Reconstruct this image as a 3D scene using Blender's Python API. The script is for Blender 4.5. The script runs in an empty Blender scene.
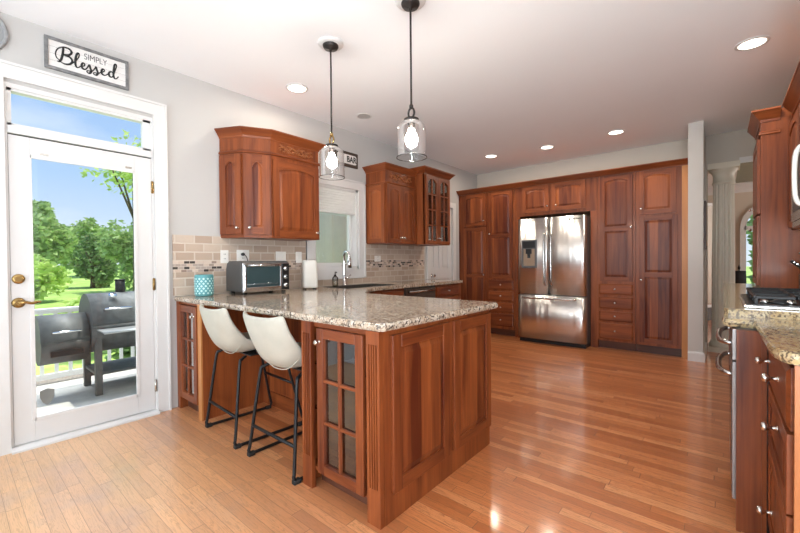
import bpy, bmesh, math, random
from mathutils import Vector, Matrix
random.seed(7)
scene = bpy.context.scene
COL = scene.collection
PI = math.pi

# ------------------------------------------------------------------ camera
cam_data = bpy.data.cameras.new('camera')
cam = bpy.data.objects.new('camera', cam_data)
COL.objects.link(cam)
_R = Vector((0.765530, 0.643342, -0.008699))
_D = Vector((0.001705, -0.015549, -0.999878))
_F = Vector((-0.643398, 0.765421, -0.013000))
m = Matrix.Identity(4)
for i in range(3):
    m[i][0], m[i][1], m[i][2] = _R[i], -_D[i], -_F[i]
m[2][3] = 1.182
cam.matrix_world = m
cam_data.sensor_width = 36.0
cam_data.lens = 36.0 * 383.27 / 800.0
cam_data.clip_start = 0.02
cam_data.clip_end = 400
scene.camera = cam

# ------------------------------------------------------------------ exposure, sky, sun, added fill lights
scene.view_settings.view_transform = 'Standard'
scene.view_settings.look = 'None'
scene.view_settings.gamma = 1.0
scene.view_settings.use_curve_mapping = False
scene.view_settings.exposure = 0.18
scene.cycles.max_bounces = 10
scene.cycles.diffuse_bounces = 6
scene.cycles.transparent_max_bounces = 24
scene.cycles.sample_clamp_indirect = 6.0

world = bpy.data.worlds.new('sky')
scene.world = world
world.use_nodes = True
wn = world.node_tree.nodes; wl = world.node_tree.links
wn.clear()
w_out = wn.new('ShaderNodeOutputWorld'); w_bg = wn.new('ShaderNodeBackground')
w_tc = wn.new('ShaderNodeTexCoord'); w_sep = wn.new('ShaderNodeSeparateXYZ')
w_ramp = wn.new('ShaderNodeValToRGB'); w_noise = wn.new('ShaderNodeTexNoise')
w_map = wn.new('ShaderNodeMapping'); w_cr = wn.new('ShaderNodeValToRGB'); w_mix = wn.new('ShaderNodeMixRGB')
wl.new(w_tc.outputs['Generated'], w_sep.inputs[0]); wl.new(w_sep.outputs['Z'], w_ramp.inputs[0])
e = w_ramp.color_ramp.elements
e[0].position = 0.0; e[0].color = (0.78, 0.87, 0.98, 1)
e[1].position = 0.45; e[1].color = (0.25, 0.45, 0.84, 1)
k = e.new(0.18); k.color = (0.45, 0.65, 0.95, 1)
w_map.inputs['Scale'].default_value = (3, 3, 9)
wl.new(w_tc.outputs['Generated'], w_map.inputs[0]); wl.new(w_map.outputs[0], w_noise.inputs['Vector'])
w_noise.inputs['Scale'].default_value = 1.3; w_noise.inputs['Detail'].default_value = 6
w_cr.color_ramp.elements[0].position = 0.52; w_cr.color_ramp.elements[0].color = (0, 0, 0, 1)
w_cr.color_ramp.elements[1].position = 0.85; w_cr.color_ramp.elements[1].color = (0.7, 0.7, 0.7, 1)
wl.new(w_noise.outputs['Fac'], w_cr.inputs[0]); wl.new(w_cr.outputs[0], w_mix.inputs[0])
wl.new(w_ramp.outputs[0], w_mix.inputs[1]); w_mix.inputs[2].default_value = (0.9, 0.94, 1.0, 1)
wl.new(w_mix.outputs[0], w_bg.inputs[0]); w_bg.inputs[1].default_value = 1.0
wl.new(w_bg.outputs[0], w_out.inputs[0])

def light(name, kind, loc, direction, energy, color=(1, 1, 1), size=None, size_y=None, radius=None, spread=None):
    d = bpy.data.lights.new(name, kind)
    d.energy = energy; d.color = color
    if kind == 'AREA':
        if size_y: d.shape = 'RECTANGLE'; d.size = size; d.size_y = size_y
        else: d.shape = 'DISK'; d.size = size
        if spread: d.spread = spread
    elif kind == 'POINT': d.shadow_soft_size = radius
    elif kind == 'SUN': d.angle = radius
    o = bpy.data.objects.new(name, d); COL.objects.link(o)
    o.location = loc
    o.rotation_euler = Vector(direction).to_track_quat('-Z', 'Y').to_euler()
    return o

light('sun', 'SUN', (0, 0, 20), (-0.10, -0.30, -0.95), 4.8, (1.0, 0.95, 0.86), radius=0.02)
# added fill lights; the rear ones sit at made-up windows behind the camera
REAR_Y = -3.2
for k, x in enumerate((-2.2, -0.2, 1.8)):
    light('rear_fill_light', 'AREA', (x, REAR_Y + 0.02, 1.45), (0, 1, 0.45), 60, (0.86, 0.94, 1.0), 1.5, 2.1)
light('side_fill_light', 'AREA', (2.97, -1.2, 1.45), (-1, 0.12, 0.75), 48, (0.86, 0.94, 1.0), 2.2, 2.0)  # added fill lamp in front of a solid side wall
light('far_room_fill_light', 'AREA', (4.7, 9.0, 1.6), (-1, 0, 0), 110, (1, 0.98, 0.95), 2.6, 1.9)  # added lamp brightening the next room; the wall here is solid
light('added_uplight', 'AREA', (0.7, -0.75, 0.80), (-0.15, 0.60, 0.78), 88, (0.86, 0.94, 1.0), 0.9)  # added lamp behind the camera, aimed up to brighten the ceiling
light('patio_fill_light', 'AREA', (-6.2, 0.75, 5.2), (0.62, 0.0, -0.78), 420, (0.96, 0.98, 1.0), 2.2, 2.2)  # added area light above the patio, extra brightness for the floor indoors
LIGHT_CAN_W = 7.0

# ------------------------------------------------------------------ helpers
class MB:
    def __init__(s):
        s.v = []; s.f = []; s.m = []; s.s = []; s.g = []; s.gid = 0
    def add(s, verts, faces, mi=0, sm=False):
        b = len(s.v); s.v.extend([tuple(p) for p in verts]); s.g.extend([s.gid] * len(verts))
        for f in faces:
            s.f.append([b + i for i in f]); s.m.append(mi); s.s.append(sm)
        return s
    def box(s, x0, x1, y0, y1, z0, z1, mi=0):
        s.gid += 1
        v = [(x, y, z) for z in (z0, z1) for y in (y0, y1) for x in (x0, x1)]
        return s.add(v, [(0, 2, 3, 1), (4, 5, 7, 6), (0, 1, 5, 4), (2, 6, 7, 3), (0, 4, 6, 2), (1, 3, 7, 5)], mi)
    def prism(s, poly, axis, a0, a1, mi=0, sm=False):
        n = len(poly); s.gid += 1
        def P(p, a):
            return (p[0], p[1], a) if axis == 'z' else ((p[0], a, p[1]) if axis == 'y' else (a, p[0], p[1]))
        v = [P(p, a0) for p in poly] + [P(p, a1) for p in poly]
        s.add(v, [list(range(n))[::-1], list(range(n, 2 * n))], mi)
        s.add(v, [(i, (i + 1) % n, n + (i + 1) % n, n + i) for i in range(n)], mi, sm)
        return s
    def loft(s, rings, mi=0, sm=True, caps=True, closed=True):
        s.gid += 1
        n = len(rings[0]); v = [p for r in rings for p in r]; f = []
        for k in range(len(rings) - 1):
            for i in range(n if closed else n - 1):
                j = (i + 1) % n
                f.append((k * n + i, k * n + j, (k + 1) * n + j, (k + 1) * n + i))
        s.add(v, f, mi, sm)
        if caps:
            s.add(rings[0], [list(range(n))[::-1]], mi); s.add(rings[-1], [list(range(n))], mi)
        return s
    def tube(s, pts, r, n=8, mi=0, closed=False):
        pts = [Vector(p) for p in pts]; N = len(pts); rings = []; up = None
        for i, p in enumerate(pts):
            if closed: t = pts[(i + 1) % N] - pts[i - 1]
            else: t = pts[min(i + 1, N - 1)] - pts[max(i - 1, 0)]
            t.normalize()
            if up is None:
                up = Vector((0, 0, 1)) if abs(t.z) < 0.9 else Vector((1, 0, 0))
            a = up - t * up.dot(t); a.normalize(); up = a; b = t.cross(a)
            rr = r[i] if isinstance(r, (list, tuple)) else r
            rings.append([p + (a * math.cos(2 * PI * q / n) + b * math.sin(2 * PI * q / n)) * rr for q in range(n)])
        if closed: rings.append(rings[0])
        return s.loft(rings, mi, True, not closed)
    def lathe(s, prof, c=(0, 0, 0), n=24, axis='z', mi=0, caps=True, sm=True):
        rings = []
        for r, h in prof:
            ring = []
            for q in range(n):
                a = 2 * PI * q / n; u, w = r * math.cos(a), r * math.sin(a)
                if axis == 'z': p = (u, w, h)
                elif axis == 'y': p = (w, h, u)
                else: p = (h, u, w)
                ring.append((c[0] + p[0], c[1] + p[1], c[2] + p[2]))
            rings.append(ring)
        return s.loft(rings, mi, sm, caps)
    def sweep(s, path, prof, mi=0, closed=False, left=True):
        """profile (out, z) carried along an xy path with mitred corners"""
        P = [Vector((p[0], p[1])) for p in path]; N = len(P); rings = []
        def nrm(a, b):
            d = (b - a).normalized()
            return Vector((-d.y, d.x)) if left else Vector((d.y, -d.x))
        for i in range(N):
            if closed: n1, n2 = nrm(P[i - 1], P[i]), nrm(P[i], P[(i + 1) % N])
            elif i == 0: n1 = n2 = nrm(P[0], P[1])
            elif i == N - 1: n1 = n2 = nrm(P[-2], P[-1])
            else: n1, n2 = nrm(P[i - 1], P[i]), nrm(P[i], P[i + 1])
            mm = n1 + n2; mm = mm / max(mm.length_squared, 1e-6) * 2
            rings.append([(P[i].x + mm.x * o, P[i].y + mm.y * o, z) for o, z in prof])
        if closed: rings.append(rings[0])
        return s.loft(rings, mi, False, not closed)
    def build(s, name, mats, parent=None, bevel=0, seg=2, subsurf=0, solid=0):
        me = bpy.data.meshes.new(name)
        key = {}; vs = []; ix = []
        for p, gi in zip(s.v, s.g):
            q = (gi, round(p[0], 5), round(p[1], 5), round(p[2], 5))
            if q not in key: key[q] = len(vs); vs.append(p)
            ix.append(key[q])
        F_ = []; M_ = []; S_ = []
        for fc, mi, sm in zip(s.f, s.m, s.s):
            ff = []
            for i in fc:
                if ix[i] not in ff: ff.append(ix[i])
            if len(ff) > 2: F_.append(ff); M_.append(mi); S_.append(sm)
        me.from_pydata(vs, [], F_)
        if not isinstance(mats, (list, tuple)): mats = [mats]
        for mt in mats: me.materials.append(mt)
        for p, mi, sm in zip(me.polygons, M_, S_):
            p.material_index = mi; p.use_smooth = sm
        bm = bmesh.new(); bm.from_mesh(me)
        bmesh.ops.recalc_face_normals(bm, faces=bm.faces)
        bm.to_mesh(me); bm.free()
        o = bpy.data.objects.new(name, me); COL.objects.link(o)
        if parent: o.parent = parent
        if solid:
            q = o.modifiers.new('solid', 'SOLIDIFY'); q.thickness = solid; q.offset = 0
        if subsurf:
            q = o.modifiers.new('sub', 'SUBSURF'); q.levels = subsurf; q.render_levels = subsurf
        if bevel:
            q = o.modifiers.new('bevel', 'BEVEL'); q.width = bevel; q.segments = seg
            q.limit_method = 'ANGLE'; q.angle_limit = 0.6
            q.harden_normals = False
        return o

def tag(o, label=None, cat=None, group=None, kind=None):
    if label: o['label'] = label
    if cat: o['category'] = cat
    if group: o['group'] = group
    if kind: o['kind'] = kind
    return o
def thing(name, label, cat, loc=(0, 0, 0), rz=0, group=None, kind=None):
    o = bpy.data.objects.new(name, None); COL.objects.link(o)
    o.empty_display_size = 0.05
    o.location = loc; o.rotation_euler = (0, 0, math.radians(rz))
    return tag(o, label, cat, group, kind)
def copy_tree(o, parent=None):
    c = o.copy(); COL.objects.link(c)
    if parent: c.parent = parent
    for ch in [q for q in bpy.data.objects if q.parent == o]:
        copy_tree(ch, c)
    return c
def text(name, body, mat, parent, loc, size, rot=(90, 0, 0), align='CENTER', sx=1.0, extr=0.0008, bold=0.0):
    cu = bpy.data.curves.new(name, 'FONT'); cu.body = body; cu.size = size; cu.extrude = extr; cu.offset = bold
    cu.align_x = align; cu.align_y = 'CENTER'; cu.materials.append(mat)
    o = bpy.data.objects.new(name, cu); COL.objects.link(o)
    o.location = loc; o.rotation_euler = [math.radians(a) for a in rot]; o.scale = (sx, 1, 1)
    bpy.context.view_layer.update()
    me = bpy.data.meshes.new_from_object(o.evaluated_get(bpy.context.evaluated_depsgraph_get()))
    q = bpy.data.objects.new(name, me); COL.objects.link(q)
    q.location = o.location; q.rotation_euler = o.rotation_euler; q.scale = o.scale; q.parent = parent
    bpy.data.objects.remove(o)
    q.name = name
    return q
def catmull(P, n=6):
    out = []
    for i in range(len(P) - 1):
        p0 = P[max(i - 1, 0)]; p1 = P[i]; p2 = P[i + 1]; p3 = P[min(i + 2, len(P) - 1)]
        for k in range(n):
            t = k / n
            out.append(tuple(0.5 * ((2 * b) + (-a + c) * t + (2 * a - 5 * b + 4 * c - d) * t * t + (-a + 3 * b - 3 * c + d) * t ** 3)
                             for a, b, c, d in zip(p0, p1, p2, p3)))
    out.append(tuple(P[-1])); return out

# ------------------------------------------------------------------ materials
def mat(name):
    mt = bpy.data.materials.new(name); mt.use_nodes = True
    nt = mt.node_tree; b = nt.nodes['Principled BSDF']
    return mt, nt, b
def simple(name, col, rough=0.5, metal=0.0, coat=0.0, var=0.03, scale=8.0, bump=0.0, spec=0.5):
    mt, nt, b = mat(name)
    tc = nt.nodes.new('ShaderNodeTexCoord'); nz = nt.nodes.new('ShaderNodeTexNoise'); cr = nt.nodes.new('ShaderNodeValToRGB')
    nz.inputs['Scale'].default_value = scale; nz.inputs['Detail'].default_value = 4
    nt.links.new(tc.outputs['Object'], nz.inputs['Vector']); nt.links.new(nz.outputs['Fac'], cr.inputs[0])
    cr.color_ramp.elements[0].position = 0.3; cr.color_ramp.elements[1].position = 0.7
    cr.color_ramp.elements[0].color = tuple(c * (1 - var) for c in col) + (1,)
    cr.color_ramp.elements[1].color = tuple(min(1, c * (1 + var)) for c in col) + (1,)
    nt.links.new(cr.outputs[0], b.inputs['Base Color'])
    b.inputs['Roughness'].default_value = rough; b.inputs['Metallic'].default_value = metal
    b.inputs['Coat Weight'].default_value = coat; b.inputs['Coat Roughness'].default_value = 0.1
    b.inputs['Specular IOR Level'].default_value = spec
    if bump:
        bp = nt.nodes.new('ShaderNodeBump'); bp.inputs['Strength'].default_value = bump; bp.inputs['Distance'].default_value = 0.002
        nt.links.new(nz.outputs['Fac'], bp.inputs['Height']); nt.links.new(bp.outputs[0], b.inputs['Normal'])
    return mt
class N:
    """small node graph helper"""
    def __init__(s, nt): s.nt = nt
    def new(s, t, **kw):
        n = s.nt.nodes.new(t)
        for k, v in kw.items(): setattr(n, k, v)
        return n
    def link(s, a, b): s.nt.links.new(a, b)
    def math(s, op, a, b=None, c=None):
        n = s.nt.nodes.new('ShaderNodeMath'); n.operation = op
        for i, q in enumerate((a, b, c)):
            if q is None: continue
            if isinstance(q, (int, float)): n.inputs[i].default_value = q
            else: s.nt.links.new(q, n.inputs[i])
        return n.outputs[0]
    def mix(s, fac, a, b, mode='MIX'):
        n = s.nt.nodes.new('ShaderNodeMixRGB'); n.blend_type = mode
        for i, q in enumerate((fac, a, b)):
            if isinstance(q, (int, float)): n.inputs[i].default_value = q
            elif isinstance(q, tuple): n.inputs[i].default_value = q if len(q) == 4 else q + (1,)
            else: s.nt.links.new(q, n.inputs[i])
        return n.outputs[0]
    def comb(s, x, y, z):
        n = s.nt.nodes.new('ShaderNodeCombineXYZ')
        for i, q in enumerate((x, y, z)):
            if isinstance(q, (int, float)): n.inputs[i].default_value = q
            else: s.nt.links.new(q, n.inputs[i])
        return n.outputs[0]
    def ramp(s, fac, stops):
        n = s.nt.nodes.new('ShaderNodeValToRGB'); el = n.color_ramp.elements
        while len(el) < len(stops): el.new(0.5)
        for q, (p, c) in zip(el, stops): q.position = p; q.color = c if len(c) == 4 else c + (1,)
        s.nt.links.new(fac, n.inputs[0]); return n.outputs[0]
    def noise(s, vec, scale, detail=3, rough=0.5, dist=0.0):
        n = s.nt.nodes.new('ShaderNodeTexNoise'); s.nt.links.new(vec, n.inputs['Vector'])
        n.inputs['Scale'].default_value = scale; n.inputs['Detail'].default_value = detail
        n.inputs['Roughness'].default_value = rough; n.inputs['Distortion'].default_value = dist
        return n.outputs['Fac']
    def white(s, vec):
        n = s.nt.nodes.new('ShaderNodeTexWhiteNoise'); n.noise_dimensions = '3D'; s.nt.links.new(vec, n.inputs['Vector'])
        return n.outputs['Value']

def wood(name, vertical=True, dark=(0.085, 0.015, 0.005), light_=(0.315, 0.084, 0.022), strips=0.0, rough=0.40, coat=0.06):
    mt, nt, b = mat(name); g = N(nt)
    tc = g.new('ShaderNodeTexCoord'); oi = g.new('ShaderNodeObjectInfo'); mp = g.new('ShaderNodeMapping')
    add = g.new('ShaderNodeVectorMath', operation='ADD')
    off = g.new('ShaderNodeVectorMath', operation='SCALE'); off.inputs['Scale'].default_value = 7.3
    g.link(g.comb(oi.outputs['Random'], oi.outputs['Random'], oi.outputs['Random']), off.inputs[0])
    g.link(tc.outputs['Object'], add.inputs[0]); g.link(off.outputs[0], add.inputs[1])
    g.link(add.outputs[0], mp.inputs[0])
    mp.inputs['Scale'].default_value = (9, 9, 0.75) if vertical else (0.9, 0.9, 9)
    n1 = g.noise(mp.outputs[0], 1.6, 5, 0.55, 0.6)
    mp2 = g.new('ShaderNodeMapping'); g.link(add.outputs[0], mp2.inputs[0])
    mp2.inputs['Scale'].default_value = (90, 90, 2.5) if vertical else (3, 3, 90)
    n2 = g.noise(mp2.outputs[0], 1.0, 2)
    f = g.math('ADD', g.math('MULTIPLY', n1, 0.75), g.math('MULTIPLY', n2, 0.25))
    if strips:
        sp = g.new('ShaderNodeSeparateXYZ'); g.link(add.outputs[0], sp.inputs[0])
        q = g.math('FLOOR', g.math('DIVIDE', g.math('ADD', sp.outputs[0], sp.outputs[1]), strips))
        f = g.math('ADD', f, g.math('MULTIPLY', g.math('SUBTRACT', g.white(g.comb(q, 1, 2)), 0.5), 0.34))
    f = g.math('ADD', f, g.math('MULTIPLY', g.math('SUBTRACT', oi.outputs['Random'], 0.5), 0.12))
    mid = tuple((a * 0.5 + c * 0.5) for a, c in zip(dark, light_))
    col = g.ramp(f, [(0.28, dark), (0.5, mid), (0.74, light_)])
    g.link(col, b.inputs['Base Color'])
    b.inputs['Roughness'].default_value = rough
    b.inputs['Coat Weight'].default_value = coat; b.inputs['Coat Roughness'].default_value = 0.12
    b.inputs['Specular IOR Level'].default_value = 0.32
    return mt
CH_V = wood('cherry_vertical'); CH_H = wood('cherry_horizontal', False)
CH_P = wood('cherry_panel', True, strips=0.085)
CH = [CH_V, CH_H, CH_P]
CH_DARK = wood('cherry_dark_stain', False, (0.07, 0.016, 0.007), (0.17, 0.045, 0.017))  # darker cherry stain
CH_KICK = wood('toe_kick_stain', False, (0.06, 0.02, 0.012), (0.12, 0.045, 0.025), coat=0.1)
CARVED = wood('carved_cherry', False, (0.13, 0.036, 0.012), (0.38, 0.13, 0.045))
CH_PALE = wood('cherry_painted_daylight', True, (0.42, 0.16, 0.045), (0.56, 0.25, 0.085))

def floor_mat():
    mt, nt, b = mat('oak_strip_floor'); g = N(nt)
    tc = g.new('ShaderNodeTexCoord'); sp = g.new('ShaderNodeSeparateXYZ'); g.link(tc.outputs['Object'], sp.inputs[0])
    x, y = sp.outputs[0], sp.outputs[1]
    BW, BL = 0.0571, 0.85
    ry = g.math('DIVIDE', y, BW); row = g.math('FLOOR', ry)
    rnd = g.white(g.comb(row, 3.1, 7.7))
    lenr = g.math('MULTIPLY_ADD', g.white(g.comb(row, 9.1, 1.7)), 0.6, BL * 0.7)
    rx = g.math('DIVIDE', g.math('ADD', x, g.math('MULTIPLY', rnd, 9.0)), lenr); cell = g.math('FLOOR', rx)
    tint = g.white(g.comb(row, cell, 4.4))
    # cathedral grain
    shift = g.math('MULTIPLY', tint, 37.0)
    v1 = g.comb(g.math('MULTIPLY_ADD', x, 1.1, shift), g.math('MULTIPLY', y, 16.0), shift)
    n1 = g.noise(v1, 2.2, 4, 0.6, 1.4)
    rings = g.math('FRACT', g.math('MULTIPLY', n1, 7.0))
    v2 = g.comb(g.math('MULTIPLY_ADD', x, 5.0, shift), g.math('MULTIPLY', y, 170.0), shift)
    n2 = g.noise(v2, 1.0, 2)
    base = g.ramp(tint, [(0.0, (0.41, 0.118, 0.036)), (0.35, (0.54, 0.178, 0.057)), (0.7, (0.61, 0.212, 0.073)), (1.0, (0.69, 0.29, 0.118))])
    gr = g.math('MULTIPLY_ADD', rings, 0.22, g.math('MULTIPLY', n2, 0.42))
    gfac = g.math('MAXIMUM', g.ramp(rings, [(0.0, (0.75, 0.75, 0.75)), (0.12, (0.38, 0.38, 0.38)), (0.34, (0, 0, 0))]), g.ramp(n2, [(0.30, (0.30, 0.30, 0.30)), (0.46, (0, 0, 0))]))
    c1 = g.mix(gfac, base, (0.25, 0.085, 0.03))
    # joints
    fy = g.math('FRACT', ry); ey = g.math('LESS_THAN', g.math('MINIMUM', fy, g.math('SUBTRACT', 1.0, fy)), 0.018)
    fx = g.math('FRACT', rx); ex = g.math('LESS_THAN', g.math('MINIMUM', fx, g.math('SUBTRACT', 1.0, fx)), 0.0016)
    gap = g.math('MAXIMUM', ey, ex)
    c2 = g.mix(g.math('MULTIPLY', gap, 0.75), c1, (0.16, 0.06, 0.025))
    # near the patio door: worn grey patches, plus daylight glare painted as paler boards
    wear = g.noise(tc.outputs['Object'], 1.7, 6, 0.65)
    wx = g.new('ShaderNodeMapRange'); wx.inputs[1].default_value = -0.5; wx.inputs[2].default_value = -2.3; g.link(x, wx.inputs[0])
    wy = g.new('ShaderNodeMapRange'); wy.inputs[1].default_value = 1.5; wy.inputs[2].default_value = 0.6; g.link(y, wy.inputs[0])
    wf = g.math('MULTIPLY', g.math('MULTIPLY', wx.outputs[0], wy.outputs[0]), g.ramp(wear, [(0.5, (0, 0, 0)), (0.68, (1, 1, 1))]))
    painted_glare = g.mix(g.math('MULTIPLY', g.math('MULTIPLY', wx.outputs[0], wy.outputs[0]), 0.62), c2, (0.80, 0.56, 0.31))
    c3 = g.mix(g.math('MULTIPLY', wf, 0.45), painted_glare, (0.36, 0.30, 0.27))
    c3 = g.mix(g.math('MULTIPLY', gfac, 0.5), c3, (0.32, 0.14, 0.055))
    c3 = g.mix(g.math('MULTIPLY', gap, 0.55), c3, (0.20, 0.09, 0.04))
    g.link(c3, b.inputs['Base Color'])
    b.inputs['Roughness'].default_value = 0.34
    g.link(g.math('MULTIPLY_ADD', n2, 0.12, 0.26), b.inputs['Roughness'])
    b.inputs['Coat Weight'].default_value = 0.55; b.inputs['Coat Roughness'].default_value = 0.10
    bp = g.new('ShaderNodeBump'); bp.inputs['Strength'].default_value = 0.12; bp.inputs['Distance'].default_value = 0.001
    g.link(g.math('MULTIPLY_ADD', gap, -1.0, g.math('MULTIPLY', n2, 0.3)), bp.inputs['Height'])
    g.link(bp.outputs[0], b.inputs['Normal'])
    return mt
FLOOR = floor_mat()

def granite(name, base, tan, dark, rough=0.10):
    mt, nt, b = mat(name); g = N(nt)
    tc = g.new('ShaderNodeTexCoord'); o = tc.outputs['Object']
    v = g.new('ShaderNodeTexVoronoi'); v.inputs['Scale'].default_value = 95; g.link(o, v.inputs['Vector'])
    sp = g.new('ShaderNodeSeparateColor'); g.link(v.outputs['Color'], sp.inputs[0])
    n1 = g.noise(o, 22, 5, 0.6); n2 = g.noise(o, 60, 4, 0.6); n3 = g.noise(o, 120, 2)
    c = g.mix(g.ramp(n1, [(0.40, (0, 0, 0)), (0.62, (1, 1, 1))]), base, tan)
    c = g.mix(g.math('MULTIPLY', sp.outputs[0], 0.35), c, tuple(min(1, q * 1.25) for q in base))
    c = g.mix(g.ramp(n3, [(0.50, (0, 0, 0)), (0.60, (0.75, 0.75, 0.75))]), c, (0.24, 0.17, 0.12))
    spots = g.math('MULTIPLY', g.ramp(n2, [(0.515, (0, 0, 0)), (0.575, (1, 1, 1))]), g.ramp(n1, [(0.35, (1, 1, 1)), (0.75, (0.2, 0.2, 0.2))]))
    c = g.mix(spots, c, dark)
    g.link(c, b.inputs['Base Color']); b.inputs['Roughness'].default_value = rough
    b.inputs['Coat Weight'].default_value = 0.08; b.inputs['Coat Roughness'].default_value = 0.03
    return mt
GRANITE = granite('beige_granite', (0.58, 0.51, 0.42), (0.40, 0.29, 0.19), (0.035, 0.026, 0.022))
GRANITE_Y = granite('golden_granite', (0.52, 0.42, 0.25), (0.42, 0.27, 0.10), (0.05, 0.035, 0.025))

def tile_mat():
    mt, nt, b = mat('tumbled_stone_tile'); g = N(nt)
    tc = g.new('ShaderNodeTexCoord'); sp = g.new('ShaderNodeSeparateXYZ'); g.link(tc.outputs['Object'], sp.inputs[0])
    y, z = sp.outputs[1], sp.outputs[2]
    def bricks(w, h, z0, seed):
        rz = g.math('DIVIDE', g.math('SUBTRACT', z, z0), h); row = g.math('FLOOR', rz)
        off = g.math('MULTIPLY', g.math('MODULO', g.math('ABSOLUTE', row), 2.0), 0.5)
        ry = g.math('ADD', g.math('DIVIDE', y, w), off); col = g.math('FLOOR', ry)
        fz = g.math('FRACT', rz); fy = g.math('FRACT', ry)
        ez = g.math('MULTIPLY', g.math('MINIMUM', fz, g.math('SUBTRACT', 1.0, fz)), h)
        ey = g.math('MULTIPLY', g.math('MINIMUM', fy, g.math('SUBTRACT', 1.0, fy)), w)
        return g.white(g.comb(row, col, seed)), g.math('MINIMUM', ez, ey)
    t1, e1 = bricks(0.152, 0.0725, 1.205, 1.0)
    t2, e2 = bricks(0.045, 0.0235, 1.108, 2.0)
    n = g.noise(tc.outputs['Object'], 35, 5, 0.6)
    c1 = g.ramp(t1, [(0.0, (0.41, 0.305, 0.235)), (0.5, (0.50, 0.395, 0.315)), (1.0, (0.57, 0.47, 0.385))])
    c1 = g.mix(g.math('MULTIPLY', n, 0.35), c1, (0.42, 0.31, 0.22))
    c1 = g.mix(g.ramp(e1, [(0.0, (1, 1, 1)), (0.0035, (1, 1, 1)), (0.005, (0, 0, 0))]), c1, (0.60, 0.52, 0.44))
    c2 = g.ramp(t2, [(0.0, (0.03, 0.022, 0.02)), (0.22, (0.05, 0.035, 0.03)), (0.26, (0.55, 0.42, 0.33)), (0.6, (0.62, 0.52, 0.44)), (0.64, (0.25, 0.17, 0.13)), (0.8, (0.40, 0.33, 0.29))])
    c2 = g.mix(g.math('LESS_THAN', e2, 0.0016), c2, (0.62, 0.53, 0.44))
    band = g.math('MULTIPLY', g.math('GREATER_THAN', z, 1.108), g.math('LESS_THAN', z, 1.202))
    g.link(g.mix(band, c1, c2), b.inputs['Base Color'])
    b.inputs['Roughness'].default_value = 0.38
    bp = g.new('ShaderNodeBump'); bp.inputs['Strength'].default_value = 0.5; bp.inputs['Distance'].default_value = 0.003
    g.link(g.ramp(e1, [(0.002, (0, 0, 0)), (0.006, (1, 1, 1))]), bp.inputs['Height']); g.link(bp.outputs[0], b.inputs['Normal'])
    return mt
TILE = tile_mat()

WALL = simple('wall_paint_grey', (0.50, 0.488, 0.472), 0.75, var=0.012, scale=3)
WALL2 = simple('wall_paint_greige', (0.52, 0.475, 0.41), 0.75, var=0.012, scale=3)
CEIL = simple('ceiling_paint', (0.86, 0.865, 0.87), 0.85, var=0.008, scale=2)
TRIM = simple('white_trim_paint', (0.68, 0.67, 0.655), 0.35, var=0.01)
CREAM = simple('cream_column_paint', (0.66, 0.61, 0.50), 0.5, var=0.02)
DOORW = simple('white_door_paint', (0.66, 0.65, 0.64), 0.32, var=0.01)
CHROME = simple('chrome', (0.75, 0.75, 0.76), 0.12, 1.0)
NICKEL = simple('brushed_nickel', (0.66, 0.63, 0.58), 0.24, 1.0)
BRASS = simple('antique_brass', (0.40, 0.26, 0.10), 0.25, 1.0)
BRONZE = simple('dark_bronze', (0.035, 0.030, 0.028), 0.4, 0.6)
BLACK = simple('black_metal', (0.007, 0.007, 0.0075), 0.45, 0.0, spec=0.35)
BLACKP = simple('black_plastic', (0.012, 0.012, 0.013), 0.3)
LEATHER = simple('cream_leather', (0.44, 0.42, 0.355), 0.42, var=0.05, scale=14, bump=0.08)
TEAL = simple('teal_ceramic', (0.09, 0.30, 0.32), 0.35)
TEAL2 = simple('pale_teal_glaze', (0.50, 0.74, 0.73), 0.35)
WHITEP = simple('white_plastic', (0.74, 0.71, 0.65), 0.3)
PLATE = simple('outlet_white', (0.80, 0.78, 0.74), 0.4)
SIGNW = simple('whitewashed_board', (0.72, 0.70, 0.68), 0.7, var=0.06, scale=25)
SIGNF = simple('grey_wood_frame', (0.17, 0.17, 0.17), 0.7, var=0.3, scale=30)
INK = simple('black_ink', (0.01, 0.01, 0.01), 0.6)
GRILL = simple('dark_grey_grill_steel', (0.075, 0.08, 0.08), 0.6, 0.1, var=0.25, scale=18)
CONC = simple('patio_concrete', (0.50, 0.48, 0.44), 0.85, var=0.12, scale=9)
GRAVEL = simple('gravel_bed', (0.20, 0.17, 0.14), 0.9, var=0.6, scale=60)
RAILW = simple('white_vinyl_railing', (0.82, 0.82, 0.80), 0.4)
SAGE = simple('sage_siding', (0.50, 0.455, 0.40), 0.8, var=0.03)
BARK = simple('bark', (0.10, 0.07, 0.05), 0.9, var=0.4, scale=20)
SHADE = simple('white_cellular_shade', (0.88, 0.88, 0.86), 0.8)
_nt = SHADE.node_tree; _t = _nt.nodes.new('ShaderNodeBsdfTranslucent'); _t.inputs[0].default_value = (0.85, 0.85, 0.83, 1)
_m = _nt.nodes.new('ShaderNodeMixShader'); _m.inputs[0].default_value = 0.25
_nt.links.new(_nt.nodes['Principled BSDF'].outputs[0], _m.inputs[1]); _nt.links.new(_t.outputs[0], _m.inputs[2]); _nt.links.new(_m.outputs[0], _nt.nodes['Material Output'].inputs[0])
RUBBER = simple('black_rubber', (0.012, 0.012, 0.012), 0.7)
GREYD = simple('charcoal_plastic', (0.10, 0.10, 0.10), 0.4)
CLOCKG = simple('grey_clock_face', (0.28, 0.28, 0.28), 0.6)
STEEL = simple('appliance_steel', (0.55, 0.54, 0.52), 0.22, 1.0)
LAMPBLK = simple('black_lampshade', (0.012, 0.012, 0.014), 0.8)

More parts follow.
